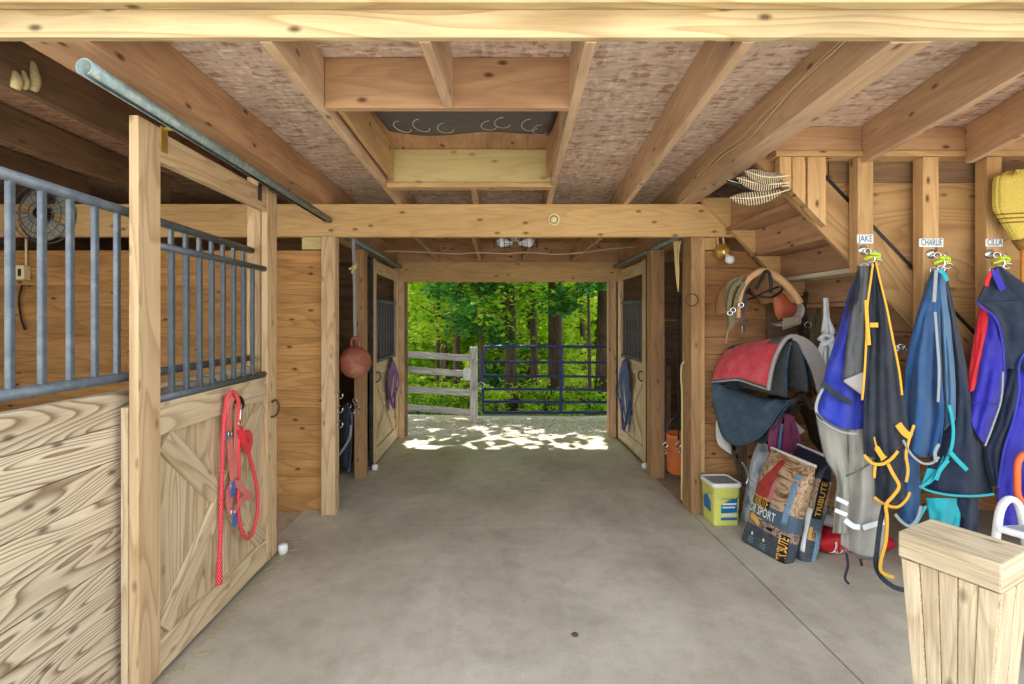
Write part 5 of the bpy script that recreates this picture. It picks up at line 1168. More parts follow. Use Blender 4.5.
def bag(label, B0, B1, T0, T1, D, mat, group='feed bags by the tack wall'):
    B0, B1, T0, T1 = V(B0), V(B1), V(T0), V(T1)
    W = (B1 - B0).length; H = ((T0 + T1) / 2 - (B0 + B1) / 2).length
    nrm = (B1 - B0).cross(T0 - B0).normalized()
    o = thing('feed_bag', label, 'bag', (B0 + B1) / 2 - nrm * (D / 2), group)
    def cross(a, t, grow=0.0):
        c = B0.lerp(B1, .5).lerp(T0.lerp(T1, .5), t) - nrm * (D / 2)
        hw = (B1 - B0).lerp(T1 - T0, t) * 0.5
        k = min(1.0, (t / 0.06)) ** .5 if t < .06 else (1.0 if t < .72 else max(0.0, 1 - ((t - .72) / .28) ** 1.6))
        kd = 0.75 + 0.25 * k if t < .06 else max(k, 0.06)
        kw = 1.0 - 0.03 * math.sin(math.pi * t) + 0.012 * math.sin(9 * t + a)
        ca, sa = math.cos(a), math.sin(a); e = 0.45
        x = math.copysign(abs(ca) ** e, ca); y = math.copysign(abs(sa) ** e, sa)
        dent = 0.007 * mnoise.noise(V((ca * 2.5, sa * 2 + 3, t * 7 + W * 9)))
        return c + hw * (x * kw) + nrm * (y * (D / 2) * kd * (1.0 + 0.35 * math.sin(math.pi * t) * (1 - x * x)) + grow + dent)
    def fn(s, t): return cross(math.pi + 2 * math.pi * s, t)   # starts at the B0 side
    mb = MB(); nu, nv = 56, 36
    def wrap(s, t): return cross(math.pi - 2 * math.pi * s, t)
    mb.grid(wrap, nu, nv)
    mb.uv = [[(min(1, u * 2) if u <= .5 else min(1, (1 - u) * 2), v) for u, v in f] for f in mb.uv]
    mb.face([i for i in range(nu)]); mb.face([nv * (nu + 1) + i for i in range(nu)][::-1])
    mb.build('sack', mat, o)
    mb = MB(); mb.beam(T0.lerp(T1, -.0) - nrm * (D / 2), T1 - nrm * (D / 2), 0.012, 0.02, (0, 0, 1)); mb.build('sewn_top', 'whiteprint', o, bevel=0.003)
    e = 0.45
    def S(s, t, lift=0.003):
        x = max(-0.999, min(0.999, 2 * s - 1)); ca = math.copysign(abs(x) ** (1 / e), x); a = math.acos(max(-1, min(1, ca)))
        return cross(a, t, lift)
    def G(u, t, lift=0.003): # gusset on the B1 side, u -1..1 from back to front
        sa = math.copysign(abs(u) ** (1 / e), u); a = math.asin(sa); p = cross(a, t); return p + (B1 - B0).normalized() * lift
    return o, S, G, W, H
def patch(o, fn, s0, s1, t0, t1, mat, name, lift, n=10):
    mb = MB(); mb.grid(lambda s, t: fn(s0 + (s1 - s0) * s, t0 + (t1 - t0) * t, lift), n, n); return mb.build(name, mat, o, solid=0.0008)
def polypatch(o, S, pts, mat, name, lift):
    pl = crom([V((p[0], p[1], 0)) for p in pts + [pts[0]]], 5); cx = sum(p.x for p in pl) / len(pl); cy = sum(p.y for p in pl) / len(pl); mb = MB()
    def f(s, t): q = samp(pl, s); return S(cx + (q.x - cx) * t, cy + (q.y - cy) * t, lift)
    mb.grid(f, 40, 8); return mb.build(name, mat, o)
o, S, G_, W, H = bag('big camouflage feed bag printed with a red shape and white lettering, leaning in front', (1.75, 3.42, 0), (1.87, 3.07, 0), (1.956, 3.43, .68), (1.985, 2.985, .68), 0.12, 'bag_print')
polypatch(o, S, [(.08, .51), (.30, .52), (.47, .56), (.50, .66), (.45, .80), (.47, .92), (.36, .93), (.29, .80), (.18, .70), (.08, .6)], 'redprint', 'red_picture', .003)
polypatch(o, S, [(.38, .50), (.52, .52), (.54, .62), (.48, .74), (.44, .66), (.44, .56)], 'pinkprint', 'pink_picture', .0045)
lf = patch(o, S, .06, .52, .43, .505, 'blackprint_and_shade', 'logo_field', .006)
lettering('TRIBUTE', 0.1, lambda x, y: S(.29 + x / W, .467 + y / H, .009), width=.145).build('logo_lettering', 'goldprint', lf)
lettering('OR SPORT', 0.075, lambda x, y: S(.36 + x / W, .378 + y / H * 1.1, .006), width=.24).build('title_lettering', 'whiteprint', o)
patch(o, S, .80, .90, .36, .80, 'lightblueprint', 'side_strip', .004); patch(o, S, .78, .9, .82, .87, 'lightblueprint', 'badge', .004)
lf = patch(o, S, .85, .985, .0, .27, 'blackprint_and_shade', 'logo_field', .006)
lettering('TRIBUTE', 0.075, lambda x, y: S(.917 - y / W, .135 + x / H, .009), width=.165).build('logo_lettering', 'goldprint', lf)
polypatch(o, S, [(.12, .27), (.2, .27), (.4, .25), (.3, .31), (.14, .33)], 'goldprint', 'gold_flash', .004)
for s, t in ((.28, .14), (.55, .13)):
    polypatch(o, S, [(s - .03, t), (s, t + .02), (s + .03, t), (s, t - .02)], 'cream', 'round_badge', .005)
    for k in range(3): patch(o, S, s - .06, s + .06, t - .045 - .022 * k, t - .037 - .022 * k, 'lightblueprint', 'print_line', .004, 4)
patch(o, S, .56, .68, .245, .275, 'blackprint_and_shade', 'dark_mark', .006, 4)
o, S, G_, W, H = bag('dark feed bag standing on edge behind the big camouflage bag', (1.99, 3.47, 0), (1.99, 3.107, 0), (2.17, 3.5, .69), (2.17, 3.15, .69), 0.14, 'bag_print_dark')
lf = patch(o, G_, -.35, .55, .42, .80, 'blackprint_and_shade', 'logo_field', .004)
lettering('TRIBUTE', 0.075, lambda x, y: G_(-(.0) + y / .10 + .1, .61 + x / H, .009), width=.235).build('logo_lettering', 'goldprint', lf)
patch(o, G_, -.75, -.2, .02, .30, 'lightblueprint', 'side_strip', .004); patch(o, G_, .2, .5, .22, .34, 'goldprint', 'gold_strip', .004)
patch(o, G_, .62, .85, .1, .5, 'whiteprint', 'white_edge_label', .004)
bag('pale blue and white feed bag wedged behind the yellow bucket', (1.95, 3.80, 0), (1.97, 3.55, 0), (2.06, 3.80, .62), (2.10, 3.55, .62), 0.10, 'pale_bag')
rb = thing('red_feed_bag', 'red feed bag with white lettering lying under the grey blanket', 'bag', (2.45, 3.31, 0))
def rbf(s, t):
    a = 2 * math.pi * t; e = .6; c, sn = math.cos(a), math.sin(a); k = (1 - abs(2 * s - 1) ** 6) ** .5
    return V((2.18 + .52 * s, 3.31 + math.copysign(abs(c) ** e, c) * .14 * (0.9 + .1 * k), 0.078 + math.copysign(abs(sn) ** e, sn) * .076 * max(k, .25) + .006 * mnoise.noise(V((s * 6, c * 2, sn * 2)))))
mb = MB(); mb.grid(rbf, 36, 32); mb.face([j * 37 for j in range(32)]); mb.face([j * 37 + 36 for j in range(32)]); mb.build('sack', 'redbag', rb)
def onbag(x, y):
    t = .56 - y * 2.2; p = rbf(.27 + x / .52, t); return p + V((0, -0.006, 0.001))
lettering('Ani', 0.10, onbag, width=.12).build('lettering', 'whiteprint', rb)
cb_ = thing('plastic_bag', 'crumpled grey plastic bag lying on the red feed bag', 'bag', (2.36, 3.22, .15))
mb = MB(); mb.grid(lambda s, t: V((2.36 + .13 * math.cos(2 * math.pi * s) * math.sin(math.pi * t) * (1 + .15 * math.sin(7 * s * 6.28)), 3.34 + .10 * math.sin(2 * math.pi * s) * math.sin(math.pi * t), .205 + .05 * -math.cos(math.pi * t) + .015 * math.sin(5 * 6.28 * s + 9 * t))), 40, 18); mb.build('bag_body', 'clearbag', cb_)

# ---- yellow square bucket
bk = thing('feed_bucket', 'square lime yellow bucket with grey lid beside the corner post', 'bucket', (1.77, 3.74, 0))
def rsq(hw, hd, r, n=6):
    out = []
    for cx, cy, a0 in ((1, 1, 0), (-1, 1, 90), (-1, -1, 180), (1, -1, 270)):
        for k in range(n + 1):
            a = math.radians(a0 + 90 * k / n); out.append((cx * (hw - r) + r * math.cos(a), cy * (hd - r) + r * math.sin(a)))
    return out
def sqbody(levels, c, ang, closed=True):
    mb = MB(); rings = []
    for z, hw, hd, r in levels:
        b = len(mb.v); pts = rsq(hw, hd, r); rings.append((b, len(pts)))
        for x, y in pts: mb.v.append(V((c[0] + x * math.cos(ang) - y * math.sin(ang), c[1] + x * math.sin(ang) + y * math.cos(ang), z)))
    for (b, n), (b2, _) in zip(rings, rings[1:]):
        for k in range(n): l = (k + 1) % n; mb.face((b + k, b + l, b2 + l, b2 + k), None, True)
    b, n = rings[0]; mb.face(list(range(b, b + n))[::-1]); b, n = rings[-1]; mb.face(range(b, b + n)); return mb
bc_ = (1.782, 3.75); an = 0.05
sqbody([(0.0, .094, .094, .02), (.008, .098, .098, .025), (.29, .108, .108, .03), (.292, .111, .111, .03), (.305, .111, .111, .03)], bc_, an).build('bucket_body', 'bucket', bk)
sqbody([(.300, .114, .114, .03), (.305, .118, .118, .034), (.33, .118, .118, .034), (.334, .112, .112, .032), (.330, .106, .106, .03), (.322, .104, .104, .03)], bc_, an).build('lid', 'lid', bk); lid_ = bpy.data.objects[-1] if False else [q for q in bk.children if q.name.startswith('lid')][0]
sqbody([(.322, .1035, .1035, .029), (.3235, .1035, .1035, .029)], bc_, an).build('lid_panel', 'lidtop', lid_)
def bface(x, z, y=-1): # front face point, x across, z up
    k = .098 + .010 * z / .29; yy = -(k + .0015)
    return V((bc_[0] + x * math.cos(an) - yy * math.sin(an), bc_[1] + x * math.sin(an) + yy * math.cos(an), z))
def bside(x, z):
    k = -(.098 + .010 * z / .29 + .0015); return V((bc_[0] + k * math.cos(an) - x * math.sin(an), bc_[1] + k * math.sin(an) + x * math.cos(an), z))
mb = MB(); mb.prism([bface(-.05, .10), bface(.078, .105), bface(.078, .215), bface(.02, .205), bface(-.05, .165)], (0, -0.0008, 0)); mb.build('blue_label', 'bluelabel', bk)
mb = MB(); mb.prism([bface(-.05, .045), bface(.078, .045), bface(.078, .065), bface(-.05, .065)], (0, -0.0008, 0)); mb.build('blue_label', 'bluelabel', bk)
for z, x0, x1, h in ((.165, -.04, .072, .014), (.140, -.04, .06, .012), (.078, -.04, .07, .014)):
    mb = MB(); mb.prism([bface(x0, z), bface(x1, z), bface(x1, z + h), bface(x0, z + h)], (0, -0.0016, 0)); mb.build('white_band', 'whiteprint', bk)
mb = MB(); mb.prism([bside(-.05, .09), bside(.06, .10), bside(.06, .19), bside(.0, .22), bside(-.05, .17)], (-0.0008, 0, 0)); mb.build('blue_label', 'bluelabel', bk)
mb = MB(); mb.tube([V((bc_[0] - .117, bc_[1] + .0, .285)), V((bc_[0] - .125, bc_[1] - .09, .25)), V((bc_[0] - .06, bc_[1] - .128, .22)), V((bc_[0] + .06, bc_[1] - .128, .22)), V((bc_[0] + .124, bc_[1] - .09, .25)), V((bc_[0] + .12, bc_[1], .285))], 0.0025, 6); mb.build('wire_handle', 'chrome', bk)

# ---- orange bucket hanging in the rear doorway
ob_ = thing('water_bucket', 'orange bucket hanging inside the dark doorway behind the corner post', 'bucket', (1.80, 4.62, 0.10))
c = V((1.80, 4.62, 0.10))
mb = MB(); mb.lathe(c, [(0.10, 0), (0.118, 0.01), (0.140, 0.36), (0.148, 0.365), (0.148, 0.385), (0.142, 0.385), (0.135, 0.36), (0.112, 0.02)], (0, 0, 1), 32); mb.build('bucket_body', 'orange', ob_)
mb = MB(); mb.tube(crom([c + V((-.145, 0, .36)), c + V((-.10, -.03, .52)), c + V((0, -.04, .58)), c + V((.10, -.03, .52)), c + V((.145, 0, .36))], 6), 0.005, 6); mb.build('wire_handle', 'steel_dark', ob_)
mb = MB(); mb.ribbon([c + V((-.05, -.142, .17)), c + V((0.02, -.152, .17)), c + V((0.08, -.13, .18))], 0.03, 0.002); mb.build('dark_label', 'navyweb', ob_)
for px_, top_, lb in ((665.5, 330, 'snap strap nearest the post over the orange bucket'), (678.5, 250, 'long strap with a snap hanging past the orange bucket')):
    s_ = thing('hanging_strap', lb, 'strap', P(px_, 452, 4.45)); mb = MB(); mb.ribbon(pxline([(px_, top_ if top_ > 300 else 250), (px_, 400), (px_, 440)], 4.45), 0.016, 0.004); mb.build('strap', 'blackcloth', s_)
    mb = MB(); mb.torus(P(px_, 445, 4.44), 0.022, 0.006, (0.2, 1, 0), 12, 6); mb.torus(P(px_, 452, 4.44), 0.02, 0.006, (1, .3, 0), 12, 6); mb.build('snap', 'chrome', s_)
tw = thing('baling_twine', 'strand of straw coloured baling twine hanging from the crossbeam by the corner post', 'twine', P(677, 290, 3.99)); mb = MB()
for k in range(5): mb.tube(pxline([(674 + k * 1.6, 241, .0), (675 + k * .9 + random.uniform(-1, 1), 256, .02), (676 + k * .6 + random.uniform(-1, 1), 272, 0), (677 + k * .3, 284 + 2 * k, .01)], 3.98, 4), 0.005, 6)
mb.build('strands', 'twine', tw)
mb = MB(); mb.torus(P(692, 300, 3.862), 0.05, 0.004, (0, 1, 0), 24, 6); one(mb, 'iron_ring', 'rust', 'thin rusty ring hanging on the corner post', 'ring')
mb = MB(); mb.tube(crom([P(684, 362, 3.90), P(681.5, 366, 3.88), P(681, 380, 3.88), P(682, 400, 3.88), P(681.5, 500, 3.88)], 5), 0.007, 6); one(mb, 'cord', 'twine', 'pale cord hanging down the corner post beside the orange bucket', 'cord')

# ---- wooden box block with timber cap and the white step stool
bx_ = thing('wooden_block', 'rough weathered timber block with a thick cap board at the lower corner', 'block', (1.55, 1.55, 0))
cA, cB = V((1.427, 1.673, 0)), V((1.544, 1.437, 0)); ln = (cB - cA).normalized(); wd = V((-ln.y, ln.x, 0)).normalized()
if wd.x < 0: wd = -wd
mb = MB(); c0 = cA + wd * .12; c1 = cB + wd * .12; mb.beam(c0 + V((0, 0, .805)), c1 + V((0, 0, .805)), 0.24, 0.09); mb.build('cap_timber', 'rough_timber', bx_, bevel=0.006)
LB = (cB - cA).length
def bp(u, w, z): # u along 0..1, w across 0..1, tapering towards the floor
    k = z / .757; ins = 0.05 * (1 - k); return cA + ln * (0.006 + ins + (LB - 0.012 - 2 * ins) * u) + wd * (0.008 + ins * .4 + (.224 - .8 * ins) * w) + V((0, 0, z))
nb = 5
for k in range(nb):
    u0, u1 = k / nb + .004, (k + 1) / nb - .004; j = random.uniform(-.004, .004)
    mb = MB(); z0, z1 = 0.0, .755
    p = [bp(u0, 0, z0), bp(u1, 0, z0), bp(u1, 0, z1), bp(u0, 0, z1)]; mb.prism([q - wd * j for q in p], wd * 0.03); mb.uv = [[(v, u) for u, v in f] for f in mb.uv]
    mb.build('side_plank', 'rough_timber', bx_, bevel=0.003)
for u, off in ((1.0, -1), (0.0, 1)):
    for k in range(2):
        w0, w1 = .03 + k * .485, .03 + (k + 1) * .485 - .03
        mb = MB(); p = [bp(u, w0, 0), bp(u, w1, 0), bp(u, w1, .755), bp(u, w0, .755)]; mb.prism([q + ln * (0.004 * -off) for q in p], ln * (0.025 * off)); mb.uv = [[(v, u_) for u_, v in f] for f in mb.uv]
        mb.build('end_plank', 'rough_timber', bx_, bevel=0.003)
mb = MB(); p = [bp(0.02, .97, 0), bp(.98, .97, 0), bp(.98, .97, .755), bp(.02, .97, .755)]; mb.prism(p, -wd * .025); mb.build('back_board', 'rough_timber', bx_)

st = thing('step_stool', 'white plastic step stool with grey treads behind the timber block', 'stool', (2.62, 2.2, 0))
def stool_arch(x0, x1, y0, y1, ztop, parent):
    xm = (x0 + x1) / 2
    pts = crom([V((x0, y0, 0.0)), V((x0 + .025, y0, .25)), V((x0 + .055, y0, .52)), V((x0 + .088, (y0 + y1) / 2, ztop - .05)), V((xm, (y0 + y1) / 2, ztop)), V((x1 - .088, (y0 + y1) / 2, ztop - .04)), V((x1 - .05, y1, .52)), V((x1 - .02, y1, .25)), V((x1, y1, 0.0))], 5)
    mb = MB(); mb.ribbon(pts, 0.03, 0.03, (0, -1, 0)); return mb.build('arched_leg', 'white', parent, bevel=0.01)
stool_arch(2.43, 2.70, 2.34, 2.36, .705, st)
stool_arch(2.74, 3.0, 2.02, 2.04, .705, st)
td = [V((2.46, 2.32, .555)), V((2.60, 2.05, .555)), V((2.97, 2.05, .555)), V((2.82, 2.36, .555))]
mb = MB(); mb.prism(td, (0, 0, 0.03)); stp = mb.build('top_step', 'white', st, bevel=0.008)
ctd = sum(td, V()) / 4; mb = MB(); mb.prism([ctd + (p - ctd) * .88 + V((0, 0, .0305)) for p in td], (0, 0, 0.003)); mb.build('tread_mat', 'greytread', stp)
lt = [V((2.42, 2.26, .28)), V((2.50, 1.98, .28)), V((2.84, 1.94, .28)), V((2.76, 2.24, .28))]
mb = MB(); mb.prism(lt, (0, 0, 0.03)); mb.build('lower_step', 'white', st, bevel=0.008)
for a, b in (((2.36, 2.35, .30), (2.66, 2.03, .30)), ((2.57, 2.35, .30), (2.88, 2.03, .30))):
    mb = MB(); mb.beam(a, b, 0.03, 0.04); mb.build('side_rail', 'white', st, bevel=0.005)
# stones on the floor
for px_, py_, lb in ((575, 636, 'small dark pebble on the aisle floor'), (345, 463, 'pale wood chip on the floor by the aisle post')):
    Y = F * EH / (py_ - CY); c = P(px_, py_, Y); mb = MB(); mb.ball(c + V((0, 0, .008)), 0.014, 10, 7, (1.2, .9, .7)); one(mb, 'pebble', 'rust' if px_ > 500 else 'card', lb, 'pebble')
# ================================================================== OUTSIDE
fe_ = thing('rail_fence', 'weathered grey four-rail fence beyond the rear doorway', 'fence', (-1.3, 7.45, 0))
def fp(px, py, Y=7.45): return P(px, py, Y)
mb = MB(); c = fp(474, 421); top_ = fp(474, 347); mb.beam(V((c.x, 7.45, -0.05)), V((top_.x - .005, 7.45, top_.z)), 0.12, 0.12, (0, 1, 0)); mb.build('post', 'fence', fe_, bevel=0.01)
mb = MB(); mb.beam(V((-3.4, 7.5, -0.05)), V((-3.4, 7.5, top_.z)), 0.12, 0.12, (0, 1, 0)); mb.build('post', 'fence', fe_, bevel=0.01)
for y0, y1, h in ((354, 358.5, .105), (369, 374.5, .10), (389, 393, .10), (407, 412.5, .095)):
    a, b = fp(403, y0), fp(473, y1); d = (b - a).normalized(); mb = MB(); mb.beam(a - d * 2.0 + V((0, .03, 0)), b + V((0, .0, 0)), 0.045, h); mb.build('rail', 'fence', fe_, bevel=0.006)
bt = thing('spray_bottle', 'clear spray bottle with lime green cap hooked on the grey fence', 'bottle', fp(467, 381, 7.36))
c = fp(467, 380, 7.36); mb = MB(); mb.lathe(c, [(0.05, 0), (0.062, 0.01), (0.062, 0.15), (0.045, 0.18), (0.022, 0.2), (0.022, 0.21)], (0, 0, 1), 18); mb.build('bottle_body', 'bottleliquid', bt)
mb = MB(); mb.lathe(c + V((0, 0, .208)), [(0.036, 0), (0.036, 0.04), (0.026, 0.06), (0.02, 0.085)], (0, 0, 1), 14); mb.tube([c + V((0, 0, .275)), c + V((-.04, -.01, .285)), c + V((-.07, -.01, .275))], 0.016, 8); mb.build('spray_cap', 'lime', bt)
gt = thing('tube_gate', 'blue tubular metal gate next to the grey rail fence', 'gate', (1.6, 7.5, 0))
gy = 7.5; gz = lambda py: EH - (py - CY) * gy / F
x0, x1 = P(483, 400, gy).x, 3.55; zt, zb = gz(346.5), gz(412.5)
mb = MB(); mb.tube(crom([V((x0, gy, zb)), V((x0, gy, (zb + zt) / 2)), V((x0, gy, zt - .16)), V((x0 + .045, gy, zt - .045)), V((x0 + .16, gy, zt)), V((x0 + 1.2, gy, zt)), V((x1 - .16, gy, zt - .02)), V((x1 - .045, gy, zt - .06)), V((x1, gy, zt - .18)), V((x1, gy, zb)), ], 5) + [V((x0, gy, zb))], 0.024, 10); mb.build('outer_frame', 'gateblue', gt)
for py in (362, 376, 389, 401.5):
    mb = MB(); mb.tube([(x0, gy, gz(py)), (x1, gy, gz(py) - .02)], 0.02, 8); mb.build('rail', 'gateblue', gt)
for px in (561, 690):
    mb = MB(); xx = P(px, 400, gy).x; mb.box(xx - .025, xx + .025, gy - .012, gy + .012, zb, zt); mb.build('upright', 'gateblue', gt)
mb = MB(); mb.torus((x0 - .03, gy - .03, gz(385)), .05, .008, (0, 1, 0), 16, 6); mb.build('chain_ring', 'chrome', gt)

# ---- woods
import array
def leafmesh(name, centres, n, size, spread, mat, flat=0.75, seed=1):
    """n small folded leaves scattered round the cluster centres"""
    rnd = random.Random(seed); vs = []; fs = []
    for i in range(n):
        c, r = centres[rnd.randrange(len(centres))]
        while True:
            p = V((rnd.uniform(-1, 1), rnd.uniform(-1, 1), rnd.uniform(-1, 1)))
            if p.length < 1: break
        p = c + V((p.x * r, p.y * r, p.z * r * 0.6))
        az = rnd.uniform(0, 6.283); tilt = rnd.gauss(0, 0.55); L = size * rnd.uniform(.7, 1.35); W = L * rnd.uniform(.45, .7)
        d = V((math.cos(az), math.sin(az), -0.25 + rnd.gauss(0, .3))).normalized(); s = d.cross(V((0, 0, 1))).normalized(); u = s.cross(d)
        s = (s * math.cos(tilt) + u * math.sin(tilt)); b = len(vs)
        vs += [p, p + d * L * .45 + s * W * .5, p + d * L, p + d * L * .45 - s * W * .5]
        fs.append((b, b + 1, b + 2, b + 3))
    me = bpy.data.meshes.new(name); me.from_pydata([tuple(v) for v in vs], [], fs); me.update(); me.materials.append(M[mat]); return me
rt = random.Random(11)
def tree_parts(h, r, crown_lo, crown_r, nleaf, size, mat, seed, lean=0.03, dense=26):
    rnd = random.Random(seed); mb = MB(); n = 9
    pts = [V((lean * h * (i / n) ** 1.5 * math.cos(seed), lean * h * (i / n) ** 1.5 * math.sin(seed), h * i / n - .1)) for i in range(n + 1)]
    mb.tube(pts, [r * (1.25 if i == 0 else 1.0) * (1 - .75 * i / n) for i in range(n + 1)], 12)
    cents = []
    for k in range(dense):
        z = crown_lo + (h - crown_lo) * (k + rnd.random()) / dense; a = rnd.uniform(0, 6.283); rr = crown_r * rnd.uniform(.35, 1.0) * (1 - .35 * (z - crown_lo) / (h - crown_lo + .01))
        base = samp(pts, min(1, max(0, (z - .3) / h))); tip = V((base.x + rr * math.cos(a), base.y + rr * math.sin(a), z + rnd.uniform(-.3, .2)))
        mb.tube([base, base.lerp(tip, .5) + V((0, 0, .12)), tip], [r * .22, r * .14, r * .05], 6)
        cents.append((tip, crown_r * rnd.uniform(.28, .5))); cents.append((base.lerp(tip, .6) + V((0, 0, .1)), crown_r * .3))
    return mb, leafmesh('crown', cents, nleaf, size, 1, mat, seed=seed)
def place_tree(label, x, y, parts, group=None, proto=None, rz=0.0, sc=1.0):
    z = ground_z(x, y) if 'ground_z' in globals() else 0
    o = thing('tree', label, 'tree', (x, y, z), group); o.rotation_euler.z = rz; o.scale = (sc, sc, sc)
    return o
def new_tree(label, x, y, *a, group=None, **k):
    mb, cm = tree_parts(*a, **k); o = place_tree(label, x, y, None, group)
    z = WL[o.name]
    WLs = WL[o.name]; WL[o.name] = V((0, 0, 0)); mb.build('trunk', 'trunk', o); WL[o.name] = WLs
    c = bpy.data.objects.new('crown', cm); C.objects.link(c); c.parent = o; WL[c.name] = WLs
    return o
def tx(px, Y): return (px - CX) / F * Y
GT = 'trees near the gate'
T1 = new_tree('stout dark trunk standing behind the hinge end of the blue gate', tx(511, 10.6), 10.6, 9.0, .15, 2.3, 2.0, 3800, .15, 'leaf', 21, group=GT)
T2 = new_tree('medium trunk behind the blue gate second from the fence post', tx(535, 11.6), 11.6, 9.5, .11, 2.6, 1.9, 3600, .15, 'leaf', 22, group=GT)
T3 = new_tree('pale thick trunk just before the gate upright', tx(556, 10.9), 10.9, 10, .20, 3.2, 2.2, 3600, .15, 'leaf', 23, group=GT)
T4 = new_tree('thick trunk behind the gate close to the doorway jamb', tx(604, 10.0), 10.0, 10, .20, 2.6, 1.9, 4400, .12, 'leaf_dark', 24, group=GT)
T5 = new_tree('slim dark trunk rising behind the weathered rail fence', tx(456, 11.0), 11.0, 8.5, .09, 2.2, 1.7, 3600, .15, 'leaf', 25, group=GT)
T6 = new_tree('thin trunk behind the fence nearest the doorway jamb', tx(437, 12.4), 12.4, 8.5, .065, 1.8, 1.7, 3600, .16, 'leaf_light', 26, group=GT)
T7 = new_tree('thin twin trunk behind the fence', tx(445.5, 12.9), 12.9, 8.5, .06, 2.2, 1.7, 3600, .16, 'leaf_light', 27, group=GT)
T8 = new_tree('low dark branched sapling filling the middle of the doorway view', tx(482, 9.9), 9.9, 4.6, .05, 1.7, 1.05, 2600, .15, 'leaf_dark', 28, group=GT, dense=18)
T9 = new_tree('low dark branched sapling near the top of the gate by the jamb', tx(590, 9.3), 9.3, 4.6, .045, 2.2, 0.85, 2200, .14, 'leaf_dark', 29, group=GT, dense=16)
for lb, x, y, sd in (('tall unseen tree added for shade beyond the barn corner by the fence', -3.2, 9.4, 31), ('tall unseen tree added for shade beyond the barn corner by the gate', 4.2, 9.6, 32)):
    new_tree(lb, x, y, 10.5, .22, 4.2, 4.0 if sd < 33 else 3.4, 4300, .34, 'leaf', sd, group='added shade trees over the gravel', dense=34)  # out of view, added so their dense crowns shade the gravel
# deeper woods: copies of three kinds of tree
K = []
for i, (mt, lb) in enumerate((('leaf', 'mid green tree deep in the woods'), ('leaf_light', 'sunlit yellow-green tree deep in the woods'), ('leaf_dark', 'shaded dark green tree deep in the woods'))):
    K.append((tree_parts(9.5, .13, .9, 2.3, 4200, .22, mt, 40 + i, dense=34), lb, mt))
kit = {}
def copy_tree(i, x, y, rz, sc):
    lb = K[i][1]
    if i not in kit:
        o = new_tree_from(i, lb, x, y)
        kit[i] = o
    else:
        s = kit[i]; o = s.copy(); C.objects.link(o)
        for ch in s.children: c = ch.copy(); C.objects.link(c); c.parent = o
    o.location = (x, y, ground_z(x, y)); o.rotation_euler.z = rz; o.scale = (sc, sc, sc)
def new_tree_from(i, lb, x, y):
    (mb, cm), lb, mt = K[i]; o = place_tree(lb, x, y, None, lb.replace('tree', 'trees'))
    s = WL[o.name]; WL[o.name] = V((0, 0, 0)); mb.build('trunk', 'trunk', o); WL[o.name] = s
    c = bpy.data.objects.new('crown', cm); C.objects.link(c); c.parent = o
    return o
rt = random.Random(5)
for row, (Y, n, span) in enumerate(((14.5, 7, 7.5), (17.5, 8, 10), (21, 9, 13), (25, 10, 17), (29, 11, 22))):
    for k in range(n):
        x = -span / 2 * 1.15 + span * 1.15 * (k + rt.uniform(.2, .8)) / n; i = rt.choice((0, 1, 1, 1, 2) if row < 2 else (0, 1, 1, 1))
        copy_tree(i, x, Y + rt.uniform(-1, 1), rt.uniform(0, 6.28), rt.uniform(.8, 1.15))
# shrubs along the edge of the gravel
def shrub(label, x, y, r, h, n, size, mat, seed, group):
    rnd = random.Random(seed); o = thing('shrub', label, 'shrub', (x, y, ground_z(x, y)), group)
    cents = [(V((rnd.uniform(-r, r), rnd.uniform(-r, r) * .6, rnd.uniform(.15, h))), r * .42) for _ in range(14)]
    cm = leafmesh('foliage', cents, n, size, 1, mat, seed=seed); c = bpy.data.objects.new('foliage', cm); C.objects.link(c); c.parent = o
    mb = MB()
    for k in range(6):
        t = cents[k][0]; mb.tube([V((0, 0, 0)), t * .5 + V((0, 0, .1)), t], [.012, .008, .004], 5)
    s = WL[o.name]; WL[o.name] = V((0, 0, 0)); mb.build('stems', 'trunk', o); WL[o.name] = s
for k, (px, Y, r, h, mt, lb) in enumerate(((418, 9.6, .7, 1.1, 'leaf', 'leafy shrub behind the fence next to the doorway jamb'), (442, 10.2, .7, 1.3, 'leaf_light', 'yellow-green shrub behind the fence rails'), (465, 9.6, .6, .9, 'leaf', 'leafy shrub behind the fence post'),
        (497, 9.4, .6, .9, 'leaf_light', 'yellow-green shrub at the latch end of the gate'), (524, 10.6, .7, 1.4, 'leaf_light', 'tall yellow-green shrub between two trunks behind the gate'), (546, 9.7, .6, 1.0, 'leaf', 'leafy shrub behind the gate rails'), (577, 9.9, .7, 1.4, 'leaf_light', 'yellow-green shrub behind the gate upright'), (597, 9.0, .5, .8, 'leaf', 'low shrub behind the gate close to the jamb'),
        (640, 10, .9, 1.6, 'leaf', 'large shrub behind the gate hidden by the jamb'), (390, 10, .9, 1.6, 'leaf', 'large shrub behind the fence hidden by the jamb'))):
    shrub(lb, tx(px, Y), Y, r * .7, h * .55, 620, .08, mt, 60 + k, 'shrubs behind the fence and gate')
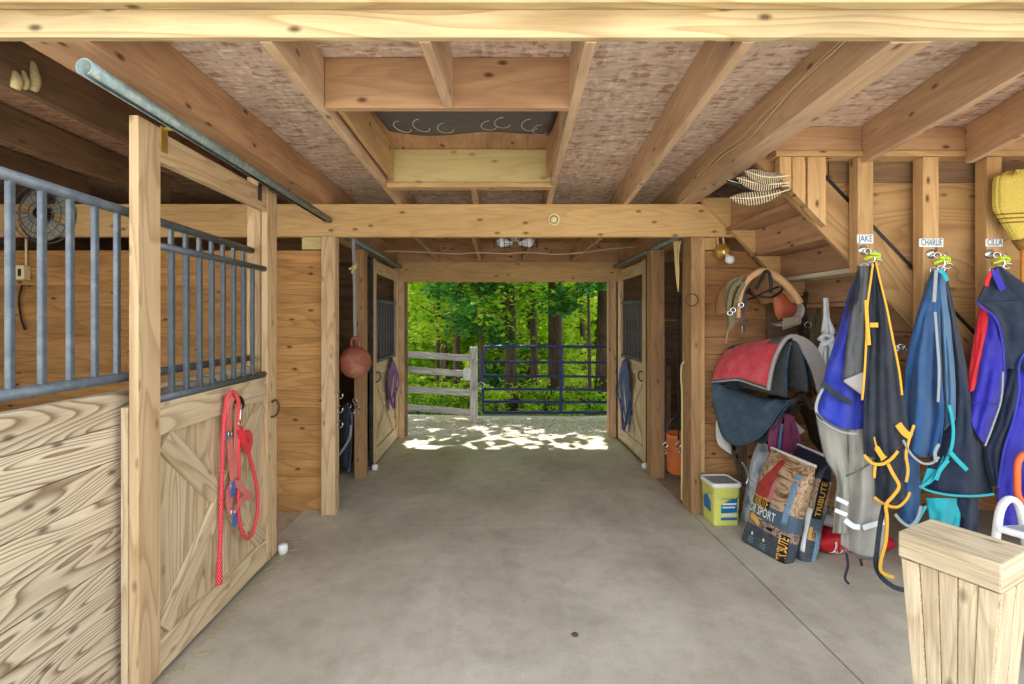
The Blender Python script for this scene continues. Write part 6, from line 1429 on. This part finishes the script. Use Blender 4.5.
# low weeds and a dense far thicket nobody could count
ug = random.Random(9)
cents = []
for k in range(150):
    x, y = ug.uniform(-5, 6), ug.uniform(8.35, 14); cents.append((V((x, y, ground_z(x, y) + .06)), .22))
me = leafmesh('weeds', cents, 9000, .085, 1, 'leaf', seed=70); o = bpy.data.objects.new('weeds', me); C.objects.link(o); tag(o, 'low weeds and seedlings growing along the edge of the gravel', 'weeds', kind='stuff')
cents = []
for k in range(420):
    x, y = ug.uniform(-17, 17), ug.uniform(15, 32); cents.append((V((x, y, ground_z(x, y) + ug.uniform(.2, 2.6))), 1.0))
me = leafmesh('undergrowth', cents, 24000, .2, 1, 'leaf_light', seed=71); o = bpy.data.objects.new('undergrowth', me); C.objects.link(o); tag(o, 'sunlit undergrowth between the far trees', 'undergrowth', kind='stuff')
cents = []
for k in range(500):
    x = ug.uniform(-26, 26); y = ug.uniform(31, 35); cents.append((V((x, y, ground_z(x, y) + ug.uniform(0, 12))), 1.5))
me = leafmesh('thicket_foliage', cents, 26000, .5, 1, 'leaf', seed=72); o = bpy.data.objects.new('thicket_foliage', me); C.objects.link(o); tag(o, 'dense green thicket closing off the woods', 'thicket', kind='stuff')

rs = random.Random(15); mb = MB()
for k in range(150):
    if k < 80: x, y = -1.475 + abs(rs.gauss(0, .035)), rs.uniform(1.95, 3.25)
    elif k < 120: x, y = rs.uniform(-1.6, -1.36), rs.uniform(3.2, 3.9)
    else: x, y = rs.choice((-1.29, 1.57)) + rs.gauss(0, .03), rs.uniform(4.9, 5.3)
    a = rs.uniform(0, 3.14); l = rs.uniform(.008, .03); mb.beam((x - l * math.cos(a), y - l * math.sin(a), .003), (x + l * math.cos(a), y + l * math.sin(a), .004), .0035, .003)
o = mb.build('straw_litter', 'mud', origin=(0, 0, 0)); tag(o, 'scattered bits of straw along the stall door bottoms', 'straw', kind='stuff')
# ================================================================== LIGHT AND CAMERA
sc = bpy.context.scene
w = bpy.data.worlds.new('sky'); sc.world = w; w.use_nodes = True; nt = w.node_tree
bg = nt.nodes['Background']
t = nd(nt, 'ShaderNodeTexCoord'); sx = nd(nt, 'ShaderNodeSeparateXYZ'); lk(nt, t.outputs['Generated'], sx.inputs[0])
lk(nt, ramp_(nt, sx.outputs[2], [(0.0, (1.0, 0.99, 0.97, 1)), (0.25, (0.93, 0.97, 1.0, 1)), (1.0, (0.72, 0.85, 1.0, 1))]), bg.inputs[0])
bg.inputs['Strength'].default_value = 2.6
sl_ = bpy.data.lights.new('sun', 'SUN'); sl_.energy = 11; sl_.angle = 0.009; sl_.color = (1.0, 0.95, 0.86)
so = bpy.data.objects.new('sun', sl_); C.objects.link(so)
el, az = math.radians(73), math.radians(12)
d = V((math.sin(az) * math.cos(el), math.cos(az) * math.cos(el), math.sin(el)))
so.rotation_euler = d.to_track_quat('Z', 'Y').to_euler(); so.location = d * 30
cam = bpy.data.cameras.new('camera'); co = bpy.data.objects.new('camera', cam); C.objects.link(co)
co.location = (0, 0, EH); co.rotation_euler = (math.radians(90), 0, 0)
cam.sensor_width = 36; cam.lens = F / 1024 * 36; cam.shift_x = (512 - CX) / 1024; cam.shift_y = -(342 - CY) / 1024
cam.clip_start = 0.05; cam.clip_end = 200
sc.camera = co
sc.view_settings.view_transform = 'Standard'; sc.view_settings.look = 'None'; sc.view_settings.gamma = 1.0
sc.view_settings.use_curve_mapping = False; sc.view_settings.exposure = 0.2
sc.cycles.max_bounces = 10; sc.cycles.diffuse_bounces = 8; sc.cycles.use_denoising = True
